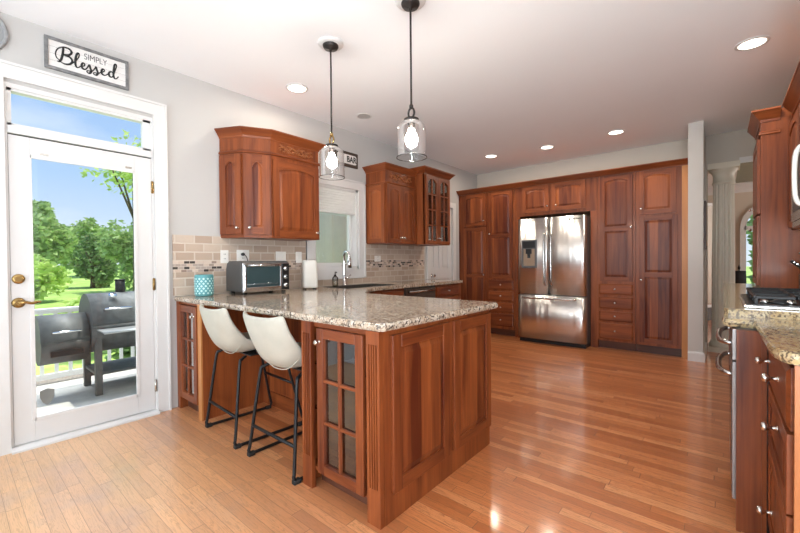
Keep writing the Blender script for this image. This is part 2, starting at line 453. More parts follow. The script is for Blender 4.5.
def steel_wavy():
    mt, nt, b = mat('fridge_stainless'); g = N(nt)
    tc = g.new('ShaderNodeTexCoord'); mp = g.new('ShaderNodeMapping'); g.link(tc.outputs['Object'], mp.inputs[0])
    mp.inputs['Scale'].default_value = (6.0, 6.0, 0.18)
    n = g.noise(mp.outputs[0], 1.0, 2, 0.45, 0.3)
    bp = g.new('ShaderNodeBump'); bp.inputs['Strength'].default_value = 0.6; bp.inputs['Distance'].default_value = 0.02
    g.link(n, bp.inputs['Height']); g.link(bp.outputs[0], b.inputs['Normal'])
    mp2 = g.new('ShaderNodeMapping'); g.link(tc.outputs['Object'], mp2.inputs[0]); mp2.inputs['Scale'].default_value = (2, 2, 300)
    n2 = g.noise(mp2.outputs[0], 1.0, 2)
    g.link(g.ramp(n2, [(0.3, (0.70, 0.69, 0.67)), (0.7, (0.78, 0.77, 0.75))]), b.inputs['Base Color'])
    b.inputs['Metallic'].default_value = 1.0; b.inputs['Roughness'].default_value = 0.30
    b.inputs['Anisotropic'].default_value = 0.85; b.inputs['Anisotropic Rotation'].default_value = 0.25
    return mt
FRIDGE = steel_wavy()

def glass(name, tint=(1, 1, 1), refl=1.0, rough=0.0):
    mt, nt, b = mat(name); g = N(nt); nt.nodes.remove(b)
    out = nt.nodes['Material Output']
    tr = g.new('ShaderNodeBsdfTransparent'); tr.inputs[0].default_value = tint + (1,)
    gl = g.new('ShaderNodeBsdfGlossy'); gl.inputs['Roughness'].default_value = rough
    fr = g.new('ShaderNodeFresnel'); fr.inputs[0].default_value = 1.45
    ms = g.new('ShaderNodeMixShader'); g.link(g.math('MULTIPLY', fr.outputs[0], refl), ms.inputs[0])
    g.link(tr.outputs[0], ms.inputs[1]); g.link(gl.outputs[0], ms.inputs[2]); g.link(ms.outputs[0], out.inputs[0])
    return mt
PANE = glass('window_glass', (0.97, 0.985, 0.98), 0.8)
CABGLASS = glass('cabinet_glass', (0.82, 0.85, 0.85), 4.2)
DARKGLASS = glass('oven_glass', (0.22, 0.26, 0.28), 2.2)
LAMPGLASS = glass('pendant_glass', (1.0, 1.0, 1.0), 0.7)
BOTTLE = glass('clear_bottle', (0.85, 0.86, 0.86), 1.5)

def emit(name, col, strength):
    mt, nt, b = mat(name)
    b.inputs['Base Color'].default_value = col + (1,)
    b.inputs['Emission Color'].default_value = col + (1,); b.inputs['Emission Strength'].default_value = strength
    return mt
BULB = emit('warm_bulb', (1.0, 0.92, 0.82), 170.0)
CAN = emit('can_lens', (1.0, 0.93, 0.80), 4.0)

def leaf_mat(name, a, c):
    mt, nt, b = mat(name); g = N(nt)
    geo = g.new('ShaderNodeNewGeometry')
    g.link(g.ramp(geo.outputs['Random Per Island'], [(0.0, a), (1.0, c)]), b.inputs['Base Color'])
    b.inputs['Roughness'].default_value = 0.55
    tr = g.new('ShaderNodeBsdfTranslucent'); g.link(g.ramp(geo.outputs['Random Per Island'], [(0.0, a), (1.0, c)]), tr.inputs[0])
    ms = g.new('ShaderNodeMixShader'); ms.inputs[0].default_value = 0.35
    g.link(b.outputs[0], ms.inputs[1]); g.link(tr.outputs[0], ms.inputs[2]); g.link(ms.outputs[0], nt.nodes['Material Output'].inputs[0])
    return mt
LEAF_A = leaf_mat('leaves_green', (0.22, 0.34, 0.10), (0.64, 0.80, 0.36))
LEAF_B = leaf_mat('leaves_bright', (0.36, 0.54, 0.10), (0.80, 0.92, 0.36))
LEAF_D = leaf_mat('leaves_dark', (0.11, 0.19, 0.07), (0.38, 0.54, 0.22))
def lawn_mat():
    mt, nt, b = mat('lawn_grass'); g = N(nt)
    tc = g.new('ShaderNodeTexCoord')
    n = g.noise(tc.outputs['Object'], 0.7, 6, 0.7); n2 = g.noise(tc.outputs['Object'], 14, 3)
    f = g.math('ADD', g.math('MULTIPLY', n, 0.7), g.math('MULTIPLY', n2, 0.3))
    g.link(g.ramp(f, [(0.3, (0.16, 0.30, 0.05)), (0.5, (0.38, 0.56, 0.12)), (0.7, (0.60, 0.74, 0.24))]), b.inputs['Base Color'])
    b.inputs['Roughness'].default_value = 0.9
    return mt
LAWN = lawn_mat()

# ------------------------------------------------------------------ dimensions
W = -3.434          # left wall
U = W + 0.33        # upper cabinet fronts on the left wall
CZ = 2.754          # ceiling
YC = 5.654          # pantry wall fronts
YB = 6.30           # back wall
XR = 0.75           # right wall
CT = 0.912          # counter top
CB = 0.876          # counter underside

# ------------------------------------------------------------------ structure
def struct(name, mb, mt, label, cat, parent=None, bevel=0):
    o = mb.build(name, mt, parent, bevel)
    if not parent: tag(o, label, cat, kind='structure')
    return o
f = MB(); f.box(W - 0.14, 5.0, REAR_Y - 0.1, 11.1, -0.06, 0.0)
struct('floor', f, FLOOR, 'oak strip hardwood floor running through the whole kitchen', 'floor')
f = MB(); f.box(W + 0.002, 2.998, REAR_Y + 0.002, -0.55, 0.0005, 0.012)
o = f.build('bounce_sheet', simple('pale_bounce', (0.78, 0.78, 0.80), 0.95, var=0.05, scale=40)); tag(o, 'pale grey sheet added on the floor behind the viewer to bounce light', 'reflector')  # unseen pale sheet added to bounce neutral light onto the ceiling
c = MB(); c.box(W - 0.14, 5.0, REAR_Y - 0.1, 11.1, CZ, CZ + 0.12)
struct('ceiling', c, CEIL, 'smooth white ceiling over the whole kitchen', 'ceiling')
# left wall with patio door, kitchen window and inner door openings
w = MB(); X0, X1 = W - 0.14, W
DY0, DY1, DZ = 0.255, 1.075, 2.33
WY0, WY1, WZ0, WZ1 = 2.615, 3.29, 1.10, 2.06
IY0, IY1, IZ = 4.80, 5.45, 2.06
w.box(X0, X1, REAR_Y, DY0, 0, CZ); w.box(X0, X1, DY0, DY1, DZ, CZ)
w.box(X0, X1, DY1, WY0, 0, CZ); w.box(X0, X1, WY0, WY1, 0, WZ0); w.box(X0, X1, WY0, WY1, WZ1, CZ)
w.box(X0, X1, WY1, IY0, 0, CZ); w.box(X0, X1, IY0, IY1, IZ, CZ); w.box(X0, X1, IY1, YB + 0.14, 0, CZ)
struct('wall_left', w, WALL, 'light grey painted wall with patio door and sink window', 'wall')
w = MB(); w.box(W, -0.145, YB, YB + 0.14, 0, CZ); w.box(-0.145, XR, YB, YB + 0.14, 2.38, CZ); w.box(0.55, XR, YB, YB + 0.14, 0, 2.38)
struct('wall_back', w, WALL2, 'greige wall above the tall cherry pantry cabinets', 'wall')
w = MB(); w.box(-0.305, -0.165, 5.575, YB, 0, CZ)
struct('wall_end', w, simple('wall_paint_end', (0.60, 0.575, 0.535), 0.75, var=0.01), 'narrow wall end standing right of the tall pantry cabinets', 'wall')
w = MB(); w.box(XR, XR + 0.12, 1.0, YB, 0, CZ)
struct('wall_right', w, WALL2, 'wall behind the cooktop and right hand cabinets', 'wall')
# rear room shell; window openings added to go with the fill lights
w = MB(); y0, y1 = REAR_Y - 0.1, REAR_Y
xs = [W - 0.14, -2.95, -1.45, -0.95, 0.55, 1.05, 2.55, 3.1]
for k in range(0, 8, 2): w.box(xs[k], xs[k + 1], y0, y1, 0, CZ)
for k in (1, 3, 5): w.box(xs[k], xs[k + 1], y0, y1, 0, 0.4); w.box(xs[k], xs[k + 1], y0, y1, 2.5, CZ)
struct('wall_rear', w, WALL, 'wall with added tall window openings behind the viewer', 'wall')
w = MB(); w.box(3.0, 3.1, REAR_Y, 1.0, 0, CZ); w.box(XR, 3.1, 0.9, 1.0, 0, CZ)
struct('wall_side', w, WALL, 'side wall of the room behind the viewer', 'wall')
# far room
w = MB(); FY = 11.0; AX0, AX1, AS = 0.36, 1.32, 1.84; ar = (AX1 - AX0) / 2; ac = (AX0 + AX1) / 2
w.box(-2.4, AX0, FY, FY + 0.1, 0, CZ); w.box(AX1, 5.0, FY, FY + 0.1, 0, CZ); w.box(AX0, AX1, FY, FY + 0.1, 0, 0.5)
prev = None
for k in range(13):
    a = PI - PI * k / 12; p = (ac + ar * math.cos(a), AS + ar * math.sin(a))
    if prev: w.prism([prev, p, (p[0], CZ), (prev[0], CZ)], 'y', FY, FY + 0.1)
    prev = p
w.box(-2.5, -2.4, YB + 0.14, FY, 0, CZ)
struct('wall_far', w, simple('far_wall_paint', (0.60, 0.53, 0.44), 0.8, var=0.01), 'warm beige wall of the next room seen past the column', 'wall')
w = MB(); w.box(4.9, 5.0, YB, FY, 0, CZ); w.box(XR + 0.12, 4.9, YB, YB + 0.14, 0, CZ)
struct('wall_far_side', w, WALL2, 'side wall of the next room', 'wall')
t = MB(); t.sweep([(-2.4, FY), (4.9, FY)], [(0, CZ - 0.16), (0.02, CZ - 0.16), (0.03, CZ - 0.10), (0.11, CZ - 0.02), (0.11, CZ), (0, CZ)], left=False)
struct('trim_5', t, TRIM, 'white crown moulding in the next room', 'trim')
# header tray edge: dark beam under the far ceiling
t = MB(); t.box(0.20, 4.0, 8.1, 10.5, CZ - 0.02, CZ - 0.001)
struct('ceiling_far', t, simple('sage_grey_ceiling', (0.26, 0.27, 0.22), 0.8), 'dark sage panel in the ceiling of the next room', 'ceiling')
t = MB(); t.box(0.08, 4.0, 7.9, 8.1, CZ - 0.035, CZ - 0.001); t.box(0.08, 0.20, 8.1, 10.5, CZ - 0.035, CZ - 0.001); t.box(0.08, 4.0, 10.5, 10.62, CZ - 0.035, CZ - 0.001)
struct('trim_6', t, TRIM, 'white moulding framing the dark ceiling panel of the next room', 'trim')
# arched window
a = thing('window_3', 'white arched window in the next room behind the column', 'window', (ac, FY - 0.012, 0), 0, kind='structure')
def arch_pts(r, z0, zs, n=14):
    return [(-r, z0)] + [(r * math.cos(PI - PI * k / n), zs + r * math.sin(PI - PI * k / n)) for k in range(n + 1)] + [(r, z0)]
mb = MB(); po = arch_pts(ar + 0.07, 0.5, AS); pi_ = arch_pts(ar - 0.03, 0.5, AS)
for k in range(len(po) - 1): mb.prism([po[k], po[k + 1], pi_[k + 1], pi_[k]], 'y', -0.03, 0.005)
mb.box(-ar, ar, -0.03, 0.05, AS - 0.05, AS + 0.03); mb.box(-0.02, 0.02, -0.02, 0.04, 0.5, AS)
mb.box(-ar - 0.07, ar + 0.07, -0.04, 0.005, 0.42, 0.5)
for a_ in (45, 90, 135):
    ca, sa = math.cos(math.radians(a_)), math.sin(math.radians(a_))
    mb.tube([(0.02 * ca, 0, AS + 0.02 * sa), (ar * ca, 0, AS + ar * sa)], 0.012, 6)
mb.build('window_frame', TRIM, a)
mb = MB(); mb.prism(arch_pts(ar - 0.02, 0.5, AS), 'y', 0.02, 0.026); mb.build('glass_pane', PANE, a)

# baseboards and casings
t = MB(); pr = [(0, 0), (0.018, 0), (0.018, 0.09), (0.012, 0.105), (0, 0.11)]
t.sweep([(-0.305, 5.574), (-0.164, 5.574), (-0.164, YB - 0.005)], pr, left=False)
struct('baseboard_end', t, TRIM, 'white baseboard wrapping the narrow wall end', 'baseboard')
t = MB(); t.box(W + 0.001, W + 0.022, 1.075, 1.152, 0, 2.35); t.box(W + 0.001, W + 0.022, 0.178, 0.255, 0, 2.35)
t.box(W + 0.001, W + 0.022, 0.178, 1.152, 2.35, 2.434)
t.box(W + 0.001, W + 0.032, 1.152, 1.166, 0, 2.434); t.box(W + 0.001, W + 0.032, 0.164, 0.178, 0, 2.434); t.box(W + 0.001, W + 0.032, 0.164, 1.166, 2.434, 2.450)
t.box(W - 0.12, W - 0.0005, 1.060, 1.0745, 0, 2.3); t.box(W - 0.12, W - 0.0005, 0.2555, 0.268, 0, 2.3)
t.box(W - 0.12, W - 0.0005, 0.2555, 1.0745, 2.300, 2.3295)
t.box(W - 0.12, W + 0.010, 0.2685, 1.0595, 2.014, 2.062)
struct('trim_1', t, TRIM, 'white casing around the patio door and its transom', 'trim')
# transom
a = thing('window_1', 'narrow transom window above the patio door', 'window', (W - 0.03, 0.664, 2.062), 90, kind='structure')
mb = MB(); mb.box(-0.396, -0.375, -0.02, 0.03, 0, 0.238); mb.box(0.345, 0.396, -0.02, 0.03, 0, 0.238)
mb.box(-0.396, 0.396, -0.02, 0.03, 0, 0.018); mb.box(-0.396, 0.396, -0.02, 0.03, 0.222, 0.238)
mb.build('window_frame', TRIM, a)
mb = MB(); mb.box(-0.38, 0.36, 0.0, 0.006, 0.015, 0.225); mb.build('glass_pane', PANE, a)

# patio door: local x along the wall, front faces the room
a = thing('door_1', 'white full-glass patio door with brass lever', 'door', (W, 0.268, 0), 90, kind='structure')
DW = 0.790
mb = MB(); g0, g1, h0, h1 = 0.098, 0.678, 0.174, 1.882
mb.box(0.002, g0, 0.0, 0.044, 0.032, 2.005); mb.box(g1, DW, 0.0, 0.044, 0.032, 2.005)
mb.box(g0, g1, 0.0, 0.044, 0.032, h0); mb.box(g0, g1, 0.0, 0.044, h1, 2.005)
mb.build('frame', DOORW, a, 0.002)
mb = MB()
for (p, q, r, s_) in ((g0 - 0.012, g0 + 0.01, h0 - 0.012, h1 + 0.012), (g1 - 0.01, g1 + 0.012, h0 - 0.012, h1 + 0.012), (g0, g1, h0 - 0.012, h0 + 0.01), (g0, g1, h1 - 0.01, h1 + 0.012)):
    mb.box(p, q, -0.006, 0.004, r, s_)
mb.build('glazing_bead', TRIM, a, 0.002)
mb = MB(); mb.box(g0, g1, 0.018, 0.026, h0, h1); gp = mb.build('glass_pane', PANE, a)
mb = MB(); mb.prism([(-0.036, 0.045), (0.0, 0.056), (0.036, 0.045), (0.036, 0.0), (0.022, -0.035), (0, -0.055), (-0.022, -0.035), (-0.036, 0.0)], 'y', 0.0155, 0.0175)
st = mb.build('shield_sticker', simple('grey_decal', (0.20, 0.21, 0.20), 0.6), a); st.location = (g0 + 0.065, 0, h0 + 0.125); st['label'] = 'grey shield shaped sticker low on the glass'
mb = MB(); mb.lathe([(0.030, 0.0), (0.032, -0.006), (0.026, -0.012), (0.018, -0.014)], (0.036, 0, 1.092), 20, 'y')
mb.box(0.014, 0.058, -0.03, -0.012, 1.086, 1.098); mb.build('deadbolt', BRASS, a, 0.002)['label'] = 'brass deadbolt turn'
mb = MB(); mb.lathe([(0.031, 0.0), (0.033, -0.006), (0.027, -0.013), (0.013, -0.016), (0.012, -0.05), (0.014, -0.056)], (0.034, 0, 0.94), 20, 'y')
mb.tube(catmull([(0.034, -0.05, 0.94), (0.06, -0.055, 0.945), (0.09, -0.052, 0.936), (0.12, -0.05, 0.944), (0.133, -0.05, 0.940)]), [0.011] * 6 + [0.009] * 12 + [0.007] * 7, 8)
mb.build('handle', BRASS, a)['label'] = 'brass lever handle'
for z in (0.22, 1.02, 1.78):
    mb = MB(); mb.box(DW - 0.004, DW + 0.012, -0.012, 0.0, z - 0.045, z + 0.045); mb.lathe([(0.006, z - 0.048), (0.006, z + 0.048)], (DW + 0.002, -0.012, 0), 10)
    mb.build('hinge', BRASS if z > 0.5 else NICKEL, a)
for x in (0.17, 0.64):
    mb = MB(); mb.box(x - 0.02, x + 0.02, -0.004, 0.0, 1.902, 1.914); mb.build('clip', NICKEL, a)
mb = MB(); mb.prism([(-0.055, 0.0), (-0.055, 0.012), (-0.03, 0.028), (0.10, 0.030), (0.10, 0.0)], 'x', -0.013, 0.807); mb.build('threshold', TRIM, a)
mb = MB(); mb.box(-0.012, 0.0015, 0.004, 0.012, 0.03, 2.008); mb.box(-0.012, 0.80, 0.004, 0.012, 2.005, 2.0115); mb.build('weatherstrip', BLACKP, a)

# sink window
a = thing('window_2', 'white casement window above the sink', 'window', (W, 2.9525, 0), 90, kind='structure')
hw = (WY1 - WY0) / 2
mb = MB(); cw = 0.105
for (p, q, r, s_) in ((-hw - cw, -hw, 0.985, WZ1 + cw), (hw, hw + cw, 0.985, WZ1 + cw), (-hw, hw, WZ1, WZ1 + cw), (-hw, hw, 0.985, WZ0)):
    mb.box(p, q, -0.020, -0.001, r, s_)
mb.box(-hw - cw, hw + cw, -0.028, -0.001, WZ1 + cw - 0.018, WZ1 + cw); mb.box(-hw - cw - 0.0, -hw - cw + 0.018, -0.028, -0.001, 0.985, WZ1 + cw); mb.box(hw + cw - 0.018, hw + cw, -0.028, -0.001, 0.985, WZ1 + cw)
mb.box(-hw - cw, hw + cw, -0.028, -0.001, 0.985, 1.003)
mb.build('window_casing', TRIM, a)
mb = MB()
for (p, q, r, s_) in ((-hw, -hw + 0.03, WZ0, WZ1), (hw - 0.03, hw, WZ0, WZ1), (-hw, hw, WZ0, WZ0 + 0.03), (-hw, hw, WZ1 - 0.03, WZ1)):
    mb.box(p + 0.0005, q - 0.0005, 0.0, 0.138, r, s_)
mb.build('window_frame', TRIM, a)
mb = MB()
for (p, q, r, s_) in ((-hw + 0.03, -hw + 0.07, WZ0 + 0.03, WZ1 - 0.03), (hw - 0.075, hw - 0.03, WZ0 + 0.03, WZ1 - 0.03), (-hw + 0.07, hw - 0.075, WZ0 + 0.03, WZ0 + 0.075), (-hw + 0.07, hw - 0.075, WZ1 - 0.075, WZ1 - 0.03)):
    mb.box(p, q, 0.07, 0.11, r, s_)
mb.build('sash', TRIM, a)
mb = MB(); mb.box(-hw + 0.07, hw - 0.075, 0.088, 0.094, WZ0 + 0.075, WZ1 - 0.075); mb.build('glass_pane', PANE, a)
mb = MB(); mb.tube([(0.12, 0.06, WZ0 + 0.04), (0.12, 0.035, WZ0 + 0.045), (0.17, 0.03, WZ0 + 0.055)], 0.006, 6); mb.build('crank_handle', NICKEL, a)
sh = MB(); n = 20; z0, z1 = 1.765, 2.045
pts = []
for k in range(n + 1): pts.append((0.010 if k % 2 else 0.014, z0 + (z1 - z0) * k / n))
sh.prism(pts + [(0.0165, z1), (0.0165, z0)], 'x', 0, 0.62); sh.box(-0.002, 0.622, 0.002, 0.04, z1, z1 + 0.012); sh.box(-0.001, 0.621, 0.004, 0.036, z0 - 0.014, z0)
a = thing('window_shade', 'white cellular shade pulled a third down in the sink window', 'window shade', (W - 0.001, WY0 + 0.0285, 0), 90)
sh.build('shade_fabric', SHADE, a)

# inner door beyond the sink counter
a = thing('door_2', 'white panelled inner door beyond the end of the sink counter', 'door', (W - 0.02, IY0 + 0.004, 0), 90, kind='structure')
dw = IY1 - IY0 - 0.008
def panel_door(mb, dw, dh):
    st = 0.10; zs = [(0.22, 0.90), (1.06, dh - 0.12)]
    mb.box(0, dw, 0.016, 0.04, 0.01, dh)
    mb.box(0, st, 0, 0.0159, 0.01, dh); mb.box(dw - st, dw, 0, 0.0159, 0.01, dh); [mb.box(dw / 2 - 0.045, dw / 2 + 0.045, 0, 0.012, p, q) for p, q in zs]
    for p, q in ((0.01, 0.22), (0.90, 1.06), (dh - 0.12, dh)): mb.box(st, dw - st, 0, 0.012, p, q)
    for p, q in zs:
        for u0, u1 in ((st, dw / 2 - 0.045), (dw / 2 + 0.045, dw - st)):
            mb.prism([(u0 + 0.03, p + 0.03), (u1 - 0.03, p + 0.03), (u1 - 0.03, q - 0.03), (u0 + 0.03, q - 0.03)], 'y', 0.006, 0.016)
mb = MB(); panel_door(mb, dw, IZ - 0.005); mb.build('door_leaf', DOORW, a, 0.002)
mb = MB(); mb.lathe([(0.028, 0), (0.028, -0.008), (0.01, -0.012), (0.01, -0.035), (0.026, -0.045), (0.028, -0.06), (0.015, -0.07)], (0.06, 0, 0.96), 16, 'y'); mb.build('knob', NICKEL, a)
t = MB()
for p, q in ((IY0 - 0.085, IY0), (IY1, IY1 + 0.085)): t.box(W + 0.001, W + 0.018, p, q, 0, IZ + 0.085)
t.box(W + 0.001, W + 0.018, IY0, IY1, IZ, IZ + 0.085)
struct('trim_2', t, TRIM, 'white casing around the inner door beyond the sink counter', 'trim')

# fluted column
a = thing('column', 'cream fluted column standing in the opening right of the wall end', 'column', (0.012, 6.40, 0), 0, kind='structure')
mb = MB(); nfl = 16; seg = 6; rings = []
for z, rr in ((0.14, 0.118), (0.3, 0.117), (1.2, 0.113), (2.12, 0.104)):
    ring = []
    for k in range(nfl * seg):
        an = 2 * PI * k / (nfl * seg); ph = (k % seg) / seg
        dd = 0.009 * max(0, math.sin(PI * (ph - 0.15) / 0.7)) if 0.15 < ph < 0.85 else 0
        ring.append(((rr - dd) * math.cos(an), (rr - dd) * math.sin(an), z))
    rings.append(ring)
mb.loft(rings, 0, False); mb.build('column_shaft', CREAM, a)
mb = MB(); mb.box(-0.15, 0.15, -0.15, 0.15, 0, 0.06); mb.lathe([(0.14, 0.06), (0.145, 0.08), (0.135, 0.10), (0.125, 0.12), (0.122, 0.14)], n=32); mb.build('column_base', CREAM, a)
mb = MB(); mb.lathe([(0.104, 2.12), (0.115, 2.13), (0.115, 2.15), (0.106, 2.155), (0.106, 2.24), (0.115, 2.26), (0.14, 2.30), (0.145, 2.31)], n=32); mb.box(-0.155, 0.155, -0.155, 0.155, 2.31, 2.379); mb.build('column_capital', CREAM, a)
# opening trim
t = MB(); t.box(0.30, 0.55, YB - 0.012, YB - 0.001, 0, 2.40); t.box(0.16, 0.56, YB - 0.014, YB - 0.001, 2.35, 2.42)
struct('trim_3', t, TRIM, 'white trim on the wide opening behind the right cabinets', 'trim')

# ------------------------------------------------------------------ cabinet parts
def knob_mb(x, y, z, mb=None, r=0.0135, L=0.03):
    mb = mb or MB()
    mb.lathe([(0.010, 0), (0.010, -0.002), (0.0055, -0.005), (0.005, -L * 0.45), (r * 0.7, -L * 0.55), (r, -L * 0.75), (r * 0.85, -L * 0.93), (r * 0.4, -L), (0.001, -L)], (x, y, z), 14, 'y')
    return mb
def knob(parent, x, y, z, **kw):
    return knob_mb(x, y, z, None, **kw).build('knob', NICKEL, parent)
def arch_curve(x0, x1, z, rise, n=12):
    return [(x0 + (x1 - x0) * k / n, z - rise * (2 * k / n - 1) ** 2) for k in range(n + 1)]
def raised_panel(mb, x0, x1, z0, z1, yb, yf, rise=0.0, inset=0.04, n=12):
    """raised field: back edge at yb, face at yf (smaller y is nearer the viewer)"""
    def outline(i, y):
        top = arch_curve(x0 + i, x1 - i, z1 - i, rise, n) if rise else [(x0 + i, z1 - i), (x1 - i, z1 - i)]
        return [(p[0], y, p[1]) for p in [(x1 - i, z0 + i), (x0 + i, z0 + i)] + top]
    rings = [outline(0, yb), outline(0.008, yb), outline(inset, yf)]
    nn = len(rings[0]); v = [p for r in rings for p in r]; f = []
    for k in range(2):
        for i in range(nn):
            j = (i + 1) % nn; f.append((k * nn + i, k * nn + j, (k + 1) * nn + j, (k + 1) * nn + i))
    f.append(tuple(2 * nn + i for i in range(nn)))
    mb.add(v, f, 2)
def door_mb(x0, z0, w, h, y, rise=0.0, mids=(), st=0.051, t=0.020, mb=None):
    """frame and raised panel door; back at y, front at y - t.  mids: rail centres measured from z0"""
    mb = mb or MB(); x1, z1 = x0 + w, z0 + h; yf = y - t
    mb.box(x0, x0 + st, yf, y, z0, z1, 0); mb.box(x1 - st, x1, yf, y, z0, z1, 0)
    a, b = x0 + st, x1 - st
    rails = [(z0, z0 + st)] + [(z0 + q - st * 0.5, z0 + q + st * 0.5) for q in mids] + [(z1 - st, z1)]
    for p, q in rails: mb.box(a, b, yf, y, p, q, 1)
    for k in range(len(rails) - 1):
        p, q = rails[k][1], rails[k + 1][0]
        r = rise if k == len(rails) - 2 else 0
        if r:
            cv = arch_curve(a, b, q, r)
            for i in range(len(cv) - 1):
                mb.prism([cv[i], cv[i + 1], (cv[i + 1][0], q), (cv[i][0], q)], 'y', yf, y - 0.004, 1)
        raised_panel(mb, a, b, p, q, y - t * 0.60, y - t * 0.95, r, min(0.032, (b - a) * 0.22))
    return mb
def drawer_mb(x0, z0, w, h, y, t=0.020, mb=None):
    mb = mb or MB(); i = 0.016
    ra = [(x0, y, z0), (x0 + w, y, z0), (x0 + w, y, z0 + h), (x0, y, z0 + h)]
    rb = [(p[0], y - t * 0.55, p[2]) for p in ra]
    rc = [(x0 + i, y - t, z0 + i), (x0 + w - i, y - t, z0 + i), (x0 + w - i, y - t, z0 + h - i), (x0 + i, y - t, z0 + h - i)]
    mb.loft([ra, rb, rc], 1, False); return mb
def glass_door(parent, x0, z0, w, h, y, cols, rows, rise=0.0, st=0.05, t=0.02, knobpos=None, gl=None):
    mb = MB(); x1, z1 = x0 + w, z0 + h; yf = y - t
    mb.box(x0, x0 + st, yf, y, z0, z1, 0); mb.box(x1 - st, x1, yf, y, z0, z1, 0)
    a, b, p, q = x0 + st, x1 - st, z0 + st, z1 - st
    mb.box(a, b, yf, y, z0, p, 1); mb.box(a, b, yf, y, q, z1, 1)
    if rise:
        cv = arch_curve(a, b, q, rise)
        for i in range(len(cv) - 1): mb.prism([cv[i], cv[i + 1], (cv[i + 1][0], q), (cv[i][0], q)], 'y', yf, y - 0.004, 1)
    mw = 0.0075
    for k in range(1, cols): xx = a + (b - a) * k / cols; mb.box(xx - mw, xx + mw, yf + 0.002, y - 0.004, p, q, 0)
    for k in range(1, rows): zz = p + (q - p) * k / rows; mb.box(a, b, yf + 0.003, y - 0.004, zz - mw, zz + mw, 1)
    d = mb.build('door', CH, parent, 0.002, 1)
    g = MB(); g.box(a - 0.004, b + 0.004, y - 0.0035, y - 0.0005, p - 0.004, q + 0.004); g.build('glass_pane', gl or CABGLASS, d)
    if knobpos: knob(d, knobpos[0], yf, knobpos[1])
    return d
def door(parent, x0, z0, w, h, y, rise=0.0, mids=(), kp=None, **kw):
    d = door_mb(x0, z0, w, h, y, rise, mids, **kw).build('door', CH, parent, 0.0015, 1)
    if kp: knob(d, kp[0], y - 0.02, kp[1])
    return d
def drawer(parent, x0, z0, w, h, y, kps):
    d = drawer_mb(x0, z0, w, h, y).build('drawer', CH, parent)
    for kx, kz in kps: knob(d, kx, y - 0.02, kz)
    return d
def ornament(parent, cx, y, cz, w, h, mt=CH_H):
    mb = MB()
    for s in (-1, 1):
        mb.tube(catmull([(cx, y, cz), (cx + s * w * 0.12, y, cz + h * 0.35), (cx + s * w * 0.25, y, cz - h * 0.2), (cx + s * w * 0.36, y, cz + h * 0.25), (cx + s * w * 0.5, y, cz - h * 0.05)]),
                [0.010 - 0.0002 * k for k in range(25)], 6)
        for k, (u, vv, r) in enumerate(((0.08, -0.2, .013), (0.17, 0.32, .012), (0.2, -0.3, .012), (0.28, 0.1, .012), (0.33, -0.22, .010), (0.4, 0.3, .010), (0.44, -0.15, .008))):
            c0 = (cx + s * u * w, y, cz + vv * h)
            mb.lathe([(0.001, -r * 1.1), (r * 0.7, -r * 0.8), (r, 0), (r * 0.7, r * 0.3), (0.001, r * .4)], c0, 8, 'y')
            mb.tube([c0, (c0[0] + s * r * 2, y - 0.004, c0[2] + r * (1 if vv > 0 else -1)), (c0[0] + s * r * 3.2, y, c0[2] + r * 0.4)], [r * .7, r * .5, r * .1], 6)
    mb.lathe([(0.001, -0.016), (0.012, -0.013), (0.018, 0), (0.01, 0.004)], (cx, y, cz), 10, 'y')
    return mb.build('carved_ornament', mt, parent)
CROWN = lambda z0, z1, d: [(-0.01, z0), (0.006, z0), (0.010, z0 + (z1 - z0) * 0.18), (d * 0.30, z0 + (z1 - z0) * 0.30), (d * 0.62, z0 + (z1 - z0) * 0.58), (d * 0.9, z0 + (z1 - z0) * 0.84), (d, z0 + (z1 - z0) * 0.86), (d, z1), (-0.01, z1)]

# ------------------------------------------------------------------ tall pantry run along the back wall (front faces -Y)
PX = W + 0.002
def tall(label, x0, x1, zlo=0.0, zhi=2.288):
    r = thing('pantry_cabinet', label, 'cabinet', (x0, YC, 0), 0, 'tall cabinets along the back wall')
    w_ = x1 - x0; mb = MB()
    if zlo < 0.05:
        mb.box(0.0005, w_ - 0.0005, 0.0, 0.62, 0.105, zhi, 0)
        mb.build('carcass', CH, r)
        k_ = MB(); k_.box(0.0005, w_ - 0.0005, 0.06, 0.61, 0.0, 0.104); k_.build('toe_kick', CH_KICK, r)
    else:
        mb.box(0.0005, w_ - 0.0005, 0.0, 0.62, zlo, zhi, 0); mb.build('carcass', CH, r)
    return r
xa = PX
r = tall('narrow tall cherry pantry with two stacked doors in the back left corner', xa, -2.902)
door(r, -3.335 - xa, 1.752, 0.408, 0.528, 0, 0.028, kp=(-2.952 - xa, 1.83))
door(r, -3.335 - xa, 0.135, 0.408, 1.592, 0, 0.0, (0.80,), kp=(-2.955 - xa, 0.955))
xb = -2.900
r = tall('tall cherry pantry with one long door over four drawers, left of refrigerator', xb, -2.443)
door(r, -2.875 - xb, 0.905, 0.405, 1.373, 0, 0.03, (0.67,), kp=(-2.847 - xb, 1.61))
for z0, h in ((0.728, 0.150), (0.550, 0.152), (0.372, 0.152), (0.150, 0.196)):
    drawer(r, -2.878 - xb, z0, 0.41, h, 0, [(-2.665 - xb, z0 + h * 0.5)])
mb = MB(); mb.box(0.459, 0.542, 0.0, 0.62, 0.0, 1.844); mb.build('side_panel', CH, r)
xc = -2.441
r = tall('wide cherry cabinet with two arched doors bridging over the refrigerator', xc, -1.282, 1.845)
door(r, -2.312 - xc, 1.893, 0.395, 0.392, 0, 0.03, kp=(-1.935 - xc, 1.967))
door(r, -1.880 - xc, 1.893, 0.452, 0.392, 0, 0.03, kp=(-1.815 - xc, 1.967))
xd = -1.280
r = tall('tall cherry pantry with one long arched door over four drawers, right of refrigerator', xd, -0.842)
